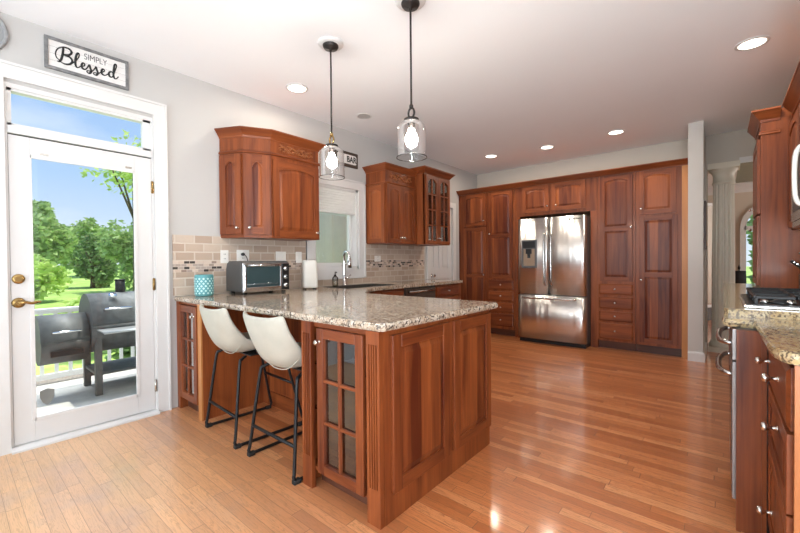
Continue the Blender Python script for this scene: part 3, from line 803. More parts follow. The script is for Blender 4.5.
door(r, -1.247 - xd, 0.90, 0.373, 1.382, 0, 0.03, (0.685,), kp=(-0.889 - xd, 1.597))
for z0, h in ((0.722, 0.140), (0.535, 0.155), (0.372, 0.130), (0.135, 0.210)):
    drawer(r, -1.262 - xd, z0, 0.392, h, 0, [(-1.07 - xd, z0 + h * 0.52)])
mb = MB(); mb.box(-0.089, -0.0005, 0.0, 0.62, 0.0, 1.844); mb.build('side_panel', CH, r)
xe = -0.840
r = tall('tall cherry pantry with short upper and long lower door beside the wall end', xe, -0.3685)
door(r, -0.803 - xe, 1.745, 0.380, 0.540, 0, 0.03, kp=(-0.779 - xe, 1.815))
door(r, -0.797 - xe, 0.14, 0.392, 1.577, 0, 0.0, (0.85,), kp=(-0.778 - xe, 0.925))
mb = MB(); mb.box(0, 0.060, 0, 0.62, 0.0, 2.288)
o = mb.build('filler_panel', CH_PALE); o.location = (-0.367, YC - 0.012, 0)
tag(o, 'pale honey wood filler strip between tall pantry and wall end', 'panel')
mb = MB(); mb.sweep([(0, 0), (3.125, 0)], [(o_, z) for o_, z in CROWN(2.2885, 2.358, 0.07)], left=False)
mb.box(0, 3.125, 0.004, 0.62, 2.2885, 2.345)
o = mb.build('crown_molding', CH_H); o.location = (PX, YC - 0.013, 0)
tag(o, 'long cherry crown moulding along the top of the tall pantry cabinets', 'molding')

# ------------------------------------------------------------------ refrigerator
FX0, FX1 = -2.302, -1.376
r = thing('refrigerator', 'stainless steel french door refrigerator with bottom freezer drawer', 'refrigerator', (FX0, 5.44, 0))
fw = FX1 - FX0; sp = 0.445
mb = MB(); mb.box(0.004, fw - 0.004, 0.075, 0.75, 0.05, 1.765); mb.build('carcass', GREYD, r, 0.004)
mb = MB(); mb.box(0.01, fw - 0.01, 0.035, 0.70, 0.0, 0.05); mb.build('base_grille', BLACKP, r)
def bowed(x0, x1, z0, z1, bow=0.010, t=0.068):
    mb = MB(); n = 14; fr = []
    for k in range(n + 1):
        u = k / n; xx = x0 + (x1 - x0) * u; e_ = min(u, 1 - u) * (x1 - x0)
        yy = -bow * (1 - (2 * u - 1) ** 2) + (0.012 * (1 - e_ / 0.012) ** 2 if e_ < 0.012 else 0)
        fr.append((xx, yy))
    poly = fr + [(x1, t), (x0, t)]
    mb.prism(poly, 'z', z0, z1, 0, True); return mb
b_ = bowed(0.0, sp - 0.004, 0.700, 1.78); b_.build('left_door', FRIDGE, r)
ld = [q for q in bpy.data.objects if q.parent == r and q.name.startswith('left_door')][0]; ld.name = 'door'
rd = bowed(sp + 0.004, fw, 0.700, 1.78).build('door', FRIDGE, r)
fd = bowed(0.0, fw, 0.062, 0.686, 0.014).build('freezer_drawer', FRIDGE, r)
def bar_handle(p, x, z0, z1):
    mb = MB(); mb.tube(catmull([(x, -0.012, z0), (x, -0.05, z0 + 0.035), (x, -0.062, z0 + 0.18), (x, -0.066, (z0 + z1) / 2), (x, -0.062, z1 - 0.18), (x, -0.05, z1 - 0.035), (x, -0.012, z1)]), 0.014, 10)
    mb.build('handle', STEEL, p)
bar_handle(ld, sp - 0.045, 0.83, 1.56); bar_handle(rd, sp + 0.05, 0.83, 1.56)
mb = MB(); mb.tube(catmull([(0.09, -0.015, 0.648), (0.12, -0.055, 0.648), (0.4, -0.068, 0.648), (fw - 0.4, -0.068, 0.648), (fw - 0.15, -0.055, 0.648), (fw - 0.12, -0.015, 0.648)]), 0.015, 10); mb.build('handle', STEEL, fd)
d0, d1, e0, e1 = 0.065, 0.285, 1.075, 1.475
mb = MB(); mb.box(d0, d1, -0.022, -0.006, e0, e1); mb.build('dispenser_bezel', GREYD, ld, 0.003)
mb = MB(); mb.box(d0 + 0.02, d1 - 0.02, -0.026, -0.021, e1 - 0.115, e1 - 0.02); mb.build('dispenser_display', BLACKP, ld)
mb = MB(); mb.box(d0 + 0.03, d1 - 0.03, -0.024, -0.021, e0 + 0.03, e1 - 0.13); mb.build('dispenser_recess', simple('dispenser_reflection_tan', (0.34, 0.24, 0.16), 0.3), ld)  # tan tone puts the wood's reflection into the recess colour
mb = MB(); mb.box(d0 + 0.07, d1 - 0.07, -0.045, -0.022, e1 - 0.20, e1 - 0.13); mb.box(d0 + 0.09, d1 - 0.09, -0.036, -0.022, e1 - 0.26, e1 - 0.20); mb.build('dispenser_spout', BLACKP, ld)
text('lettering', 'SAMSUNG', INK, rd, (fw - 0.135, -0.0105, 1.735), 0.030, sx=1.15, bold=0.001)

# ------------------------------------------------------------------ left wall: countertop, base cabinets
mb = MB(); sy0, sy1, sx0, sx1 = 2.63, 3.38, -3.30, -2.90
PEN = [(W + 0.002, 1.215), (-1.150, 1.215), (-1.128, 1.235), (-1.112, 2.285), (-1.135, 2.315), (-2.36, 2.33), (-2.62, sy0), (W + 0.002, sy0)]
mb.prism(PEN, 'z', CB, CT)
mb.prism([(W + 0.002, sy0), (sx0, sy0), (sx0, sy1), (W + 0.002, sy1)], 'z', CB, CT)
mb.prism([(sx1, sy0), (-2.62, sy0), (-2.76, 2.84), (-2.79, 3.0), (-2.795, sy1), (sx1, sy1)], 'z', CB, CT)
mb.prism([(W + 0.002, sy1), (-2.795, sy1), (-2.80, 4.70), (-2.83, 4.74), (W + 0.002, 4.74)], 'z', CB, CT)
mb.sweep([(W + 0.002, 1.215), (-1.150, 1.215), (-1.128, 1.235), (-1.112, 2.285), (-1.135, 2.315), (-2.36, 2.33), (-2.62, sy0)], [(-0.004, CB + 0.002), (0.003, CB + 0.003), (0.008, CB + 0.010), (0.009, CB + 0.022), (0.005, CT - 0.004), (-0.004, CT - 0.0002)], left=False)
o = mb.build('countertop', GRANITE); tag(o, 'speckled beige granite countertop over peninsula and sink run', 'countertop')
# sink
mb = MB(); mb.box(sx0 - 0.004, sx1 + 0.004, sy0 + 0.0, sy1 - 0.0, 0.68, 0.684)
for p in ((sx0 + 0.0005, sx0 + 0.004, sy0 + 0.001, sy1 - 0.001), (sx1 - 0.004, sx1 - 0.0005, sy0 + 0.001, sy1 - 0.001), (sx0 + 0.001, sx1 - 0.001, sy0 + 0.0005, sy0 + 0.004), (sx0 + 0.001, sx1 - 0.001, sy1 - 0.004, sy1 - 0.0005)):
    mb.box(p[0], p[1], p[2], p[3], 0.684, CT + 0.002)
o = mb.build('kitchen_sink', simple('dark_sink_steel', (0.12, 0.11, 0.10), 0.3, 0.6)); tag(o, 'dark undermount kitchen sink below the window', 'sink')

def base(label, y0, y1, depth=0.60, front=None):
    r = thing('base_cabinet', label, 'cabinet', (W + 0.602 if front is None else front, y0, 0), 90, 'base cabinets along the sink wall')
    w_ = y1 - y0; mb = MB(); mb.box(0.0005, w_ - 0.0005, 0.0, depth, 0.10, 0.67 if 'sink' in label else CB - 0.002, 0)
    if 'sink' in label: mb.box(0.0005, w_ - 0.0005, 0.0, 0.03, 0.67, CB - 0.002, 0)
    mb.build('carcass', CH, r)
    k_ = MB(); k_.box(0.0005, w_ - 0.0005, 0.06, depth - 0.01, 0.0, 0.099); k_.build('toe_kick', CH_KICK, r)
    return r
r = base('cherry base cabinet under the sink with two doors', 2.62, 3.44)
for k in range(2):
    drawer(r, 0.02 + k * 0.395, 0.72, 0.385, 0.135, 0, [])
    door(r, 0.02 + k * 0.395, 0.12, 0.385, 0.58, 0, 0, kp=((0.37 if k == 0 else 0.45), 0.64))
# dishwasher
r = thing('dishwasher', 'dishwasher with long steel bar handle in the sink run', 'dishwasher', (W + 0.602, 3.445, 0), 90)
mb = MB(); mb.box(0.002, 0.598, 0.0, 0.58, 0.10, CB - 0.003); mb.build('carcass', GREYD, r)
mb = MB(); mb.box(0.004, 0.596, -0.022, -0.001, 0.11, 0.855); mb.build('door', simple('dishwasher_front', (0.10, 0.075, 0.06), 0.3, 0.5), r, 0.003)
mb = MB(); mb.box(0.004, 0.596, -0.020, -0.001, 0.857, CB - 0.006); mb.build('control_panel', BLACKP, r)
mb = MB(); mb.tube([(0.05, -0.022, 0.822), (0.05, -0.055, 0.822), (0.55, -0.055, 0.822), (0.55, -0.022, 0.822)], 0.013, 8); mb.build('handle', STEEL, r)
mb = MB(); mb.box(0.004, 0.596, 0.05, 0.5, 0, 0.099); mb.build('toe_kick', BLACKP, r)
r = base('cherry drawer cabinet at the far end of the sink run', 4.05, 4.70)
for z0, h in ((0.72, 0.135), (0.48, 0.22), (0.13, 0.33)): drawer(r, 0.03, z0, 0.54, h, 0, [(0.30, z0 + h / 2)])

# left glass cabinet under the bar, standing against the wall
r = thing('glass_cabinet', 'slim cherry cabinet with mullioned glass door at the wall under the bar', 'cabinet', (W + 0.024, 1.235, 0))
cw_ = 0.435
mb = MB(); mb.box(0, 0.02, 0, 0.50, 0, CB - 0.002, 0); mb.box(cw_ - 0.02, cw_, 0.0, 0.50, 0, CB - 0.002, 0); mb.box(0.02, cw_ - 0.02, 0.48, 0.50, 0.10, CB - 0.002, 0)
mb.box(0.02, cw_ - 0.02, 0, 0.48, 0.10, 0.118, 1); mb.box(0.02, cw_ - 0.02, 0, 0.48, CB - 0.022, CB - 0.002, 1)
mb.build('carcass', CH, r)
mb = MB(); mb.box(-0.022, 0.03, -0.012, 0.01, 0, CB - 0.002); mb.build('corner_post', CH_V, r)
mb = MB(); mb.box(cw_ - 0.055, cw_, -0.012, -0.0005, 0, CB - 0.002); mb.build('face_stile', [CH_PALE], r)  # pale stile colour stands in for daylight from the door
mb = MB(); mb.box(0.021, cw_ - 0.021, 0.05, 0.065, 0, 0.099); mb.build('toe_kick', CH_KICK, r)
mb = MB(); mb.box(0.021, cw_ - 0.021, 0.03, 0.478, 0.45, 0.468); mb.build('shelf', CH_H, r)
ld_ = glass_door(r, 0.035, 0.105, 0.335, 0.745, 0, 2, 3, st=0.052, knobpos=(0.335, 0.775))

# peninsula end cabinet
IX0, IX1, IYF, IYB = -1.716, -1.148, 1.245, 2.250
r = thing('peninsula_cabinet', 'cherry peninsula end cabinet with mullioned glass door and raised side panels', 'cabinet', (IX0, IYF, 0))
pw = IX1 - IX0; pd = IYB - IYF
mb = MB()
mb.box(0.0, 0.02, 0.0, pd, 0, CB - 0.002, 0); mb.box(pw - 0.02, pw, 0.0, pd, 0.0, CB - 0.002, 0); mb.box(0.02, pw - 0.02, pd - 0.02, pd, 0.0, CB - 0.002, 0)
mb.box(0.02, pw - 0.02, 0.30, pd - 0.02, 0.09, CB - 0.002, 0)
mb.box(0.02, pw - 0.02, 0.0, 0.30, 0.09, 0.108, 1); mb.box(0.02, pw - 0.02, 0.0, 0.30, CB - 0.03, CB - 0.002, 1)
mb.build('carcass', CH, r)
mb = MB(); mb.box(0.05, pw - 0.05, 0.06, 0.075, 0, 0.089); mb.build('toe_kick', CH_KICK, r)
def pilaster(x0, x1):
    mb = MB(); yb_, yf_ = -0.002, -0.026; z0, z1 = 0.0, CB - 0.003
    fl = 4; ww = (x1 - x0); pts = [(x0, yb_), (x0, yf_)]
    m0 = 0.014; fw_ = (ww - 2 * m0) / (fl * 1.6 - 0.6)
    xx = x0 + m0
    poly = [(x0, yb_), (x0, yf_)]
    for k in range(fl):
        for j in range(7):
            a_ = PI * j / 6; poly.append((xx + fw_ / 2 - fw_ / 2 * math.cos(a_), yf_ + 0.015 * math.sin(a_)))
        xx += fw_ * 1.6
    poly += [(x1, yf_), (x1, yb_)]
    mb.prism(poly, 'z', 0.165, z1 - 0.06); mb.box(x0, x1, yf_, yb_, z0, 0.165); mb.box(x0, x1, yf_, yb_, z1 - 0.06, z1)
    return mb
mb = pilaster(0.0, 0.080); mb.build('fluted_pilaster', CH, r)
mb = pilaster(pw - 0.082, pw - 0.001); mb.build('fluted_pilaster', CH, r)
glass_door(r, 0.124, 0.100, 0.335, 0.745, -0.002, 2, 3, st=0.050, t=0.022, knobpos=(0.148, 0.777))
mb = MB(); mb.box(0.021, pw - 0.021, 0.02, 0.299, 0.40, 0.406); mb.build('shelf', glass('shelf_glass', (0.82, 0.92, 0.88), 1.6), r)
mb = MB(); mb.box(0.021, pw - 0.021, 0.02, 0.299, 0.64, 0.646); mb.build('shelf', glass('shelf_glass', (0.82, 0.92, 0.88), 1.6), r)
# raised side panels (in the plane x = pw, facing +X)
sd = bpy.data.objects.new('side_panel', None)
def side_panel(y0, y1, first):
    mb = door_mb(y0, 0.128, y1 - y0, 0.722, 0.0, 0.0, (), st=0.062, t=0.018)
    o = mb.build('side_panel', CH, r, 0.002, 1)
    o.location = (pw + 0.0005, 0, 0); o.rotation_euler = (0, 0, PI / 2)
side_panel(0.045, 0.515, True); side_panel(0.56, 0.995, False)
mb = MB(); mb.box(0.0, 0.045, 0.0, 0.85, 0, CB - 0.003)
# knee wall behind the stools
mb = MB(); x0, x1, y0 = W + 0.024 + cw_ + 0.001, IX0 - 0.001, 1.742
mb.box(x0, x1, y0, y0 + 0.02, 0, CB - 0.002, 2)
for q in (0.0, 0.5, 1.0):
    xx = x0 + (x1 - x0 - 0.07) * q; mb.box(xx, xx + 0.07, y0 - 0.014, y0 + 0.001, 0.0, CB - 0.002, 0)
mb.box(x0, x1, y0 - 0.012, y0 + 0.001, 0.0, 0.11, 1); mb.box(x0, x1, y0 - 0.012, y0 + 0.001, CB - 0.08, CB - 0.002, 1)
o = mb.build('knee_wall_panel', CH); tag(o, 'cherry panelled back of the peninsula behind the bar stools', 'panel')
# back body of the peninsula (under the slab, towards the sink)
mb = MB(); mb.box(W + 0.62, IX0 - 0.002, 1.764, 2.245, 0.10, CB - 0.002, 2); mb.box(W + 0.62, IX0 - 0.002, 1.764, 2.19, 0.0, 0.10, 0)
o = mb.build('base_cabinet', CH); tag(o, 'low cherry base carrying the middle of the peninsula worktop', 'cabinet')

# ------------------------------------------------------------------ bar stools
def make_stool():
    r = thing('bar_stool', 'cream leather bucket bar stool nearer the patio door', 'bar stool', group='cream bar stools at the peninsula')
    prof = [(-0.315, 0.885, 0.220), (-0.308, 0.84, 0.224), (-0.290, 0.76, 0.224), (-0.265, 0.685, 0.220), (-0.232, 0.618, 0.212), (-0.165, 0.577, 0.205), (-0.07, 0.572, 0.205), (0.05, 0.588, 0.212), (0.14, 0.598, 0.212), (0.175, 0.585, 0.205)]
    mb = MB(); rings = []; nu = 10; n = len(prof)
    for k, (y, z, hw_) in enumerate(prof):
        a = prof[max(k - 1, 0)]; b = prof[min(k + 1, n - 1)]
        ty, tz = b[0] - a[0], b[1] - a[1]; L = math.hypot(ty, tz); ny, nz = -tz / L, ty / L   # towards the sitter
        row = []
        for i in range(nu + 1):
            u = 2 * i / nu - 1
            curl = (0.045, 0.052, 0.072, 0.10, 0.118, 0.11, 0.085, 0.062, 0.045, 0.025)[k] * abs(u) ** 2.6
            top = 0.016 * (abs(u) ** 4) if k == 0 else 0
            xx = hw_ * u * (1 - 0.06 * abs(u) ** 4)
            row.append((xx, y + ny * curl, z + nz * curl + top))
        rings.append(row)
    mb.loft(rings, 0, True, False, False)
    s = mb.build('seat_shell', LEATHER, r, solid=0.028, subsurf=2)
    mb = MB(); mb.tube([(p[0], p[1] - 0.016, p[2] - 0.010) for p in rings[5]], 0.0035, 6); mb.build('seam', simple('seam_thread', (0.42, 0.39, 0.32), 0.6), s)
    R = 0.0098
    for sx in (-1, 1):
        mb = MB()
        pts = [(sx * 0.165, -0.13, 0.560), (sx * 0.180, -0.165, 0.545), (sx * 0.190, -0.185, 0.50), (sx * 0.228, -0.232, 0.09), (sx * 0.234, -0.242, 0.04), (sx * 0.235, -0.225, 0.014),
               (sx * 0.235, -0.18, 0.0125), (sx * 0.235, 0.20, 0.0125), (sx * 0.235, 0.245, 0.014), (sx * 0.234, 0.262, 0.04), (sx * 0.226, 0.245, 0.10), (sx * 0.185, 0.150, 0.50), (sx * 0.175, 0.125, 0.565), (sx * 0.165, 0.09, 0.575)]
        mb.tube(catmull(pts, 4), R, 10); mb.build('leg_frame', BLACK, r)
        for yy in (-0.225, 0.235):
            mb = MB(); mb.box(sx * 0.235 - 0.016, sx * 0.235 + 0.016, yy - 0.022, yy + 0.022, 0.0, 0.024); mb.build('foot', RUBBER, r, 0.005)
    mb = MB(); mb.tube([(-0.219, -0.221, 0.190), (0.219, -0.221, 0.190)], 0.0095, 10); mb.build('footrest', BLACK, r)
    mb = MB(); mb.tube([(-0.205, 0.196, 0.31), (0.205, 0.196, 0.31)], 0.0095, 10); mb.build('footrest', BLACK, r)
    mb = MB(); mb.box(-0.17, 0.17, -0.10, 0.10, 0.553, 0.560); mb.build('seat_bracket', BLACK, r)
    return r
s1 = make_stool(); s1.location = (-2.59, 1.425, 0); s1.rotation_euler = (0, 0, math.radians(-3))
s2 = copy_tree(s1); s2.location = (-1.975, 1.420, 0); s2.rotation_euler = (0, 0, 0)
s2['label'] = 'cream leather bucket bar stool nearer the peninsula end cabinet'

# ------------------------------------------------------------------ backsplash, outlets
def slab(y0, y1, z0, z1): return MB().box(W + 0.0005, W + 0.010, y0, y1, z0, z1)
mb = MB(); mb.box(W + 0.0005, W + 0.010, 1.20, 2.505, CT + 0.001, 1.418); mb.box(W + 0.0005, W + 0.010, 2.505, 3.40, CT + 0.001, 0.984); mb.box(W + 0.0005, W + 0.010, 3.40, 4.645, CT + 0.001, 1.418)
o = mb.build('backsplash', TILE); tag(o, 'beige tumbled stone tile backsplash with a dark mosaic band', 'backsplash')
def outlet(y, z, label, kind='outlet', w_=0.072, h_=0.116):
    r = thing('wall_outlet', label, 'wall outlet', (W + 0.0105, y, z), 90, 'wall plates on the backsplash')
    mb = MB(); mb.box(-w_ / 2, w_ / 2, -0.006, 0, -h_ / 2, h_ / 2); mb.build('cover_plate', PLATE, r, 0.002)
    if kind == 'outlet':
        for dz in (-0.02, 0.02):
            mb = MB(); mb.box(-0.014, 0.014, -0.008, -0.006, dz - 0.014, dz + 0.014, 0)
            for sx in (-0.006, 0.006): mb.box(sx - 0.0015, sx + 0.0015, -0.0085, -0.0079, dz - 0.004, dz + 0.007, 1)
            mb.build('receptacle', [PLATE, INK], r)
    else:
        for k in range(kind):
            xx = (k - (kind - 1) / 2) * 0.046
            mb = MB(); mb.box(xx - 0.008, xx + 0.008, -0.011, -0.006, -0.014, 0.014); mb.build('switch_toggle', PLATE, r)
    return r
outlet(1.622, 1.24, 'white outlet plate left of the toaster oven plug')
r_o = outlet(1.795, 1.245, 'white wide plate above the toaster oven with a black plug', 'outlet', 0.12)
outlet(2.197, 1.235, 'white switch plate above the right end of the toaster oven', 2, 0.115)
outlet(2.41, 1.235, 'white switch plate directly behind the white upright appliance', 1)
outlet(3.62, 1.222, 'white outlet plate under the far upper cabinets', 'outlet', 0.115, 0.075)
mb = MB(); mb.tube([(0, -0.004, 0), (0, -0.022, 0), (0.01, -0.030, -0.006)], [0.016, 0.016, 0.008], 8)
mb.tube(catmull([(0.01, -0.03, -0.006), (0.03, -0.028, -0.03), (0.05, -0.024, -0.10), (0.06, -0.022, -0.2)]), 0.004, 6)
o = mb.build('power_plug', BLACKP); o.location = (W + 0.0175, 1.785, 1.262); o.rotation_euler = (0, 0, PI / 2)
tag(o, 'black plug and cord in the plate behind the toaster oven', 'plug')

# ------------------------------------------------------------------ upper cabinets on the left wall
ZB, ZD, ZF, ZT = 1.405, 2.118, 2.280, 2.360
# 1: angled end cabinet between patio door and window; polygon in world xy
r = thing('corner_wall_cabinet', 'cherry wall cabinet with angled end and carved frieze above the toaster oven', 'cabinet', (W, 1.62, ZB))
A = (0.002, -0.024); B = (0.221, 0.080); Cc = (0.33, 0.282); Dd = (0.33, 0.812)
mb = MB(); poly = [A, B, Cc, Dd, (0.002, 0.812)]
mb.prism(poly, 'z', 0.0, ZF - ZB, 0)
mb.sweep([A, B, Cc, Dd], [(-0.005, 0.0), (0.006, 0.0), (0.006, 0.022), (-0.005, 0.022)], left=False, mi=1)
mb.build('carcass', CH, r)
mb = MB(); mb.sweep([A, B, Cc, Dd, (0.002, 0.812)], [(-0.004, 0.742), (0.008, 0.742), (0.014, 0.750), (0.014, 0.758), (0.008, 0.764), (0.008, 0.768), (0.003, 0.772), (-0.004, 0.772)], left=False)
mb.build('frieze_bead', CH_H, r)
mb = MB(); mb.sweep([A, B, Cc, Dd, (0.002, 0.812)], [(o_, z - ZB) for o_, z in CROWN(ZF + 0.008, ZT, 0.062)], left=False)
mb.prism(poly, 'z', ZF - ZB, ZT - ZB - 0.004); mb.build('crown_molding', CH_H, r)
def faced(parent, p, q, mbfun, name='door', kp=None, **kw):
    """build in a face frame running p -> q (outside on the right of travel is -y local)"""
    d = Vector((q[0] - p[0], q[1] - p[1])); L = d.length; an = math.atan2(d.y, d.x)
    mb = mbfun(L); o = mb.build(name, CH, parent, 0.0015, 1)
    o.location = (p[0], p[1], 0); o.rotation_euler = (0, 0, an)
    if kp: knob(o, kp[0], -0.021, kp[1])
    return o
faced(r, A, B, lambda L: door_mb(0.010, 0.03, L - 0.022, 0.700, -0.001, 0.05, (), st=0.062), kp=(0.195, 0.085))
faced(r, B, Cc, lambda L: door_mb(0.012, 0.03, L - 0.024, 0.700, -0.001, 0.05, (), st=0.060), kp=(0.045, 0.085))
faced(r, Cc, Dd, lambda L: door_mb(0.012, 0.012, L - 0.024, 0.695, -0.001, 0.035, (), st=0.058), kp=(0.488, 0.065))
orn = ornament(r, 0, 0, 0, 0.38, 0.070, CARVED); orn.location = (0.33 + 0.006, 0.282 + 0.265, 0.822); orn.rotation_euler = (0, 0, PI / 2)

# 2: two-door cabinet right of window with carved frieze
r = thing('wall_cabinet', 'cherry wall cabinet with two arched doors and carved frieze right of window', 'cabinet', (U, 3.43, ZB), 90)
w2 = 0.588
mb = MB(); mb.box(0, w2, 0, 0.328, 0, ZF - ZB, 0); mb.build('carcass', CH, r)
for k in range(2): door(r, 0.012 + k * 0.283, 0.006, 0.280, 0.715, -0.001, 0.035, kp=(0.012 + (0.256 if k == 0 else 0.308), 0.075))
sdp = door_mb(0.012, 0.012, 0.306, 0.70, -0.0005, 0.035, (), st=0.052, t=0.014).build('side_panel', CH, r, 0.0015, 1)
sdp.rotation_euler = (0, 0, -PI / 2); sdp.location = (0, 0.328, 0)
mb = MB(); fp = [(0.0, 0.328), (0.0, 0.0), (w2, 0.0)]
mb.sweep(fp, [(-0.004, 0.728), (0.008, 0.728), (0.012, 0.736), (0.008, 0.748), (-0.004, 0.75)], left=False); mb.build('frieze_bead', CH_H, r)
mb = MB(); mb.sweep(fp, [(o_, z - ZB) for o_, z in CROWN(ZF + 0.008, ZT, 0.062)], left=False); mb.box(0, w2, 0, 0.328, ZF - ZB, ZT - ZB - 0.004); mb.build('crown_molding', CH_H, r)
ornament(r, w2 / 2, -0.006, 0.818, 0.42, 0.08, CARVED)
# 3: glass cabinet at the end of the run
r = thing('glass_wall_cabinet', 'cherry wall cabinet with two mullioned glass doors at the end of the sink wall', 'cabinet', (U + 0.144, 4.024, ZB), 90)
w3, d3 = 0.60, 0.472
mb = MB(); mb.box(0, 0.02, 0, d3, 0, 0.93, 0); mb.box(w3 - 0.02, w3, 0, d3, 0, 0.93, 0); mb.box(0.02, w3 - 0.02, d3 - 0.02, d3, 0, 0.93, 0)
mb.box(0.02, w3 - 0.02, 0, d3 - 0.02, 0, 0.02, 1); mb.box(0.02, w3 - 0.02, 0, d3 - 0.02, 0.88, 0.93, 1)
mb.box(0, 0.045, -0.001, 0.02, 0, 0.93, 0); mb.build('carcass', CH, r)
for z in (0.32, 0.60):
    mb = MB(); mb.box(0.021, w3 - 0.021, 0.03, d3 - 0.021, z, z + 0.016); mb.build('shelf', CH_H, r)
gd1 = glass_door(r, 0.02, 0.012, 0.278, 0.895, -0.002, 2, 4, 0.05, st=0.040, knobpos=(0.278, 0.085))
gd2 = glass_door(r, 0.302, 0.012, 0.278, 0.895, -0.002, 2, 4, 0.05, st=0.040, knobpos=(0.322, 0.085))
mb = MB(); mb.sweep([(0, d3), (0, 0), (w3, 0), (w3, d3)], [(o_, z - ZB) for o_, z in CROWN(2.325, 2.405, 0.062)], left=False); mb.box(0, w3, 0, d3, 0.93, 0.99); mb.build('crown_molding', CH_H, r)
# glassware inside
gl_src = None
k = 0
for zz in (0.02, 0.336, 0.616):
    for xx in (0.10, 0.21, 0.37, 0.49):
        k += 1
        mb = MB(); hgt = 0.12 + 0.03 * ((k * 7) % 3)
        mb.lathe([(0.026, 0.0), (0.03, 0.002), (0.036, hgt), (0.034, hgt), (0.028, 0.006), (0.001, 0.006)], n=16)
        if gl_src is None: gl_src = mb.build('drinking_glass', glass('drinking_glass_clear', (0.78, 0.80, 0.80), 2.5)); o = gl_src
        else: o = gl_src.copy(); COL.objects.link(o)
        o.location = (U + 0.144 - 0.18, 4.024 + xx, ZB + zz + 0.0005)
        tag(o, 'clear drinking glass on a shelf inside the glass-door wall cabinet', 'glass', 'glasses in the glass wall cabinet')

# ------------------------------------------------------------------ faucet, soap, counter items
r = thing('kitchen_faucet', 'tall chrome pull-down faucet standing behind the sink', 'faucet', (-3.355, 2.985, CT + 0.001))
mb = MB(); mb.lathe([(0.028, 0), (0.028, 0.008), (0.02, 0.014), (0.018, 0.10), (0.016, 0.11)], n=20)
pts = [(0, 0, 0.10), (0, 0, 0.27), (0.004, -0.01, 0.335), (0.03, -0.012, 0.38), (0.07, -0.015, 0.38), (0.098, -0.016, 0.345), (0.104, -0.016, 0.30)]
mb.tube(catmull(pts), 0.0155, 12); mb.build('spout', CHROME, r)
mb = MB(); mb.tube([(0.104, -0.016, 0.31), (0.108, -0.016, 0.25), (0.112, -0.016, 0.20)], [0.018, 0.021, 0.024], 12); mb.build('spray_head', CHROME, r)
mb = MB(); mb.tube([(0, 0, 0.075), (0.01, 0.04, 0.085), (0.02, 0.085, 0.12)], [0.009, 0.007, 0.006], 8); mb.build('lever_handle', CHROME, r)
r = thing('soap_dispenser', 'small clear soap bottle with black pump beside the faucet', 'soap dispenser', (-3.345, 2.84, CT + 0.001))
mb = MB(); mb.lathe([(0.001, 0), (0.03, 0.0), (0.032, 0.01), (0.032, 0.09), (0.024, 0.105), (0.012, 0.11)], n=18); mb.build('bottle', BOTTLE, r)
mb = MB(); mb.lathe([(0.001, 0.004), (0.029, 0.004), (0.029, 0.055), (0.001, 0.055)], n=18); mb.build('liquid_soap', simple('amber_soap', (0.45, 0.36, 0.26), 0.3), r)
mb = MB(); mb.lathe([(0.014, 0.108), (0.014, 0.125), (0.005, 0.128), (0.005, 0.155)], n=12); mb.tube([(0, 0, 0.155), (0.03, -0.01, 0.157), (0.045, -0.015, 0.148)], 0.006, 8); mb.build('pump', BLACKP, r)

# white upright appliance
r = thing('countertop_appliance', 'white upright appliance with rounded top right of the toaster oven', 'appliance', (-3.22, 2.395, CT + 0.001), 62)
def rounded(hw_, hd, z0, z1, rad, taper=0.9):
    mb = MB(); rings = []
    for z, s in ((z0, 1.0), (z0 + 0.02, 1.02), (z1 - 0.06, taper + 0.05), (z1 - 0.02, taper), (z1 - 0.006, taper * 0.93), (z1, taper * 0.8)):
        ring = []
        for cx, cy, a0 in ((1, 1, 0), (-1, 1, 90), (-1, -1, 180), (1, -1, 270)):
            for j in range(5):
                a_ = math.radians(a0 + 22.5 * j)
                ring.append(((cx * (hw_ - rad) + rad * math.cos(a_)) * s, (cy * (hd - rad) + rad * math.sin(a_)) * s, z))
        rings.append(ring)
    return mb.loft(rings)
rounded(0.074, 0.085, 0.012, 0.292, 0.03).build('housing', WHITEP, r)
for k in range(4):
    mb = MB(); mb.box(-0.05 + 0.1 * (k % 2) - 0.009, -0.05 + 0.1 * (k % 2) + 0.009, (-0.055 if k < 2 else 0.055) - 0.009, (-0.055 if k < 2 else 0.055) + 0.009, 0.0, 0.014); mb.build('foot', RUBBER, r)
mb = MB(); mb.box(0.066, 0.074, -0.012, 0.012, 0.05, 0.20); mb.build('lever_slot', simple('grey_plastic', (0.35, 0.34, 0.32), 0.4), r)

# toaster oven
r = thing('toaster_oven', 'grey and chrome toaster oven with three knobs on the peninsula counter', 'toaster oven', (-3.075, 1.828, CT + 0.001), 89)
tw, td, th_ = 0.45, 0.29, 0.285
mb = MB(); mb.prism([(0.0, 0.022), (0.0, th_ - 0.03), (0.02, th_ - 0.006), (0.05, th_), (td - 0.06, th_), (td - 0.02, th_ - 0.02), (td, th_ - 0.07), (td, 0.022)], 'x', -tw / 2, tw / 2); mb.build('housing', simple('grey_toaster_shell', (0.09, 0.09, 0.088), 0.4, 0.3), r, 0.004)
for sx in (-1, 1):
    for yy in (0.03, td - 0.04):
        mb = MB(); mb.box(sx * (tw / 2 - 0.04) - 0.014, sx * (tw / 2 - 0.04) + 0.014, yy - 0.014, yy + 0.014, 0, 0.024); mb.build('foot', BLACKP, r)
mb = MB(); mb.box(-tw / 2 + 0.004, tw / 2 - 0.004, -0.012, 0.001, 0.018, th_ - 0.018); mb.build('front_panel', CHROME, r, 0.003)
dfr = MB(); dx0, dx1, dz0, dz1 = -tw / 2 + 0.016, tw / 2 - 0.088, 0.03, th_ - 0.03
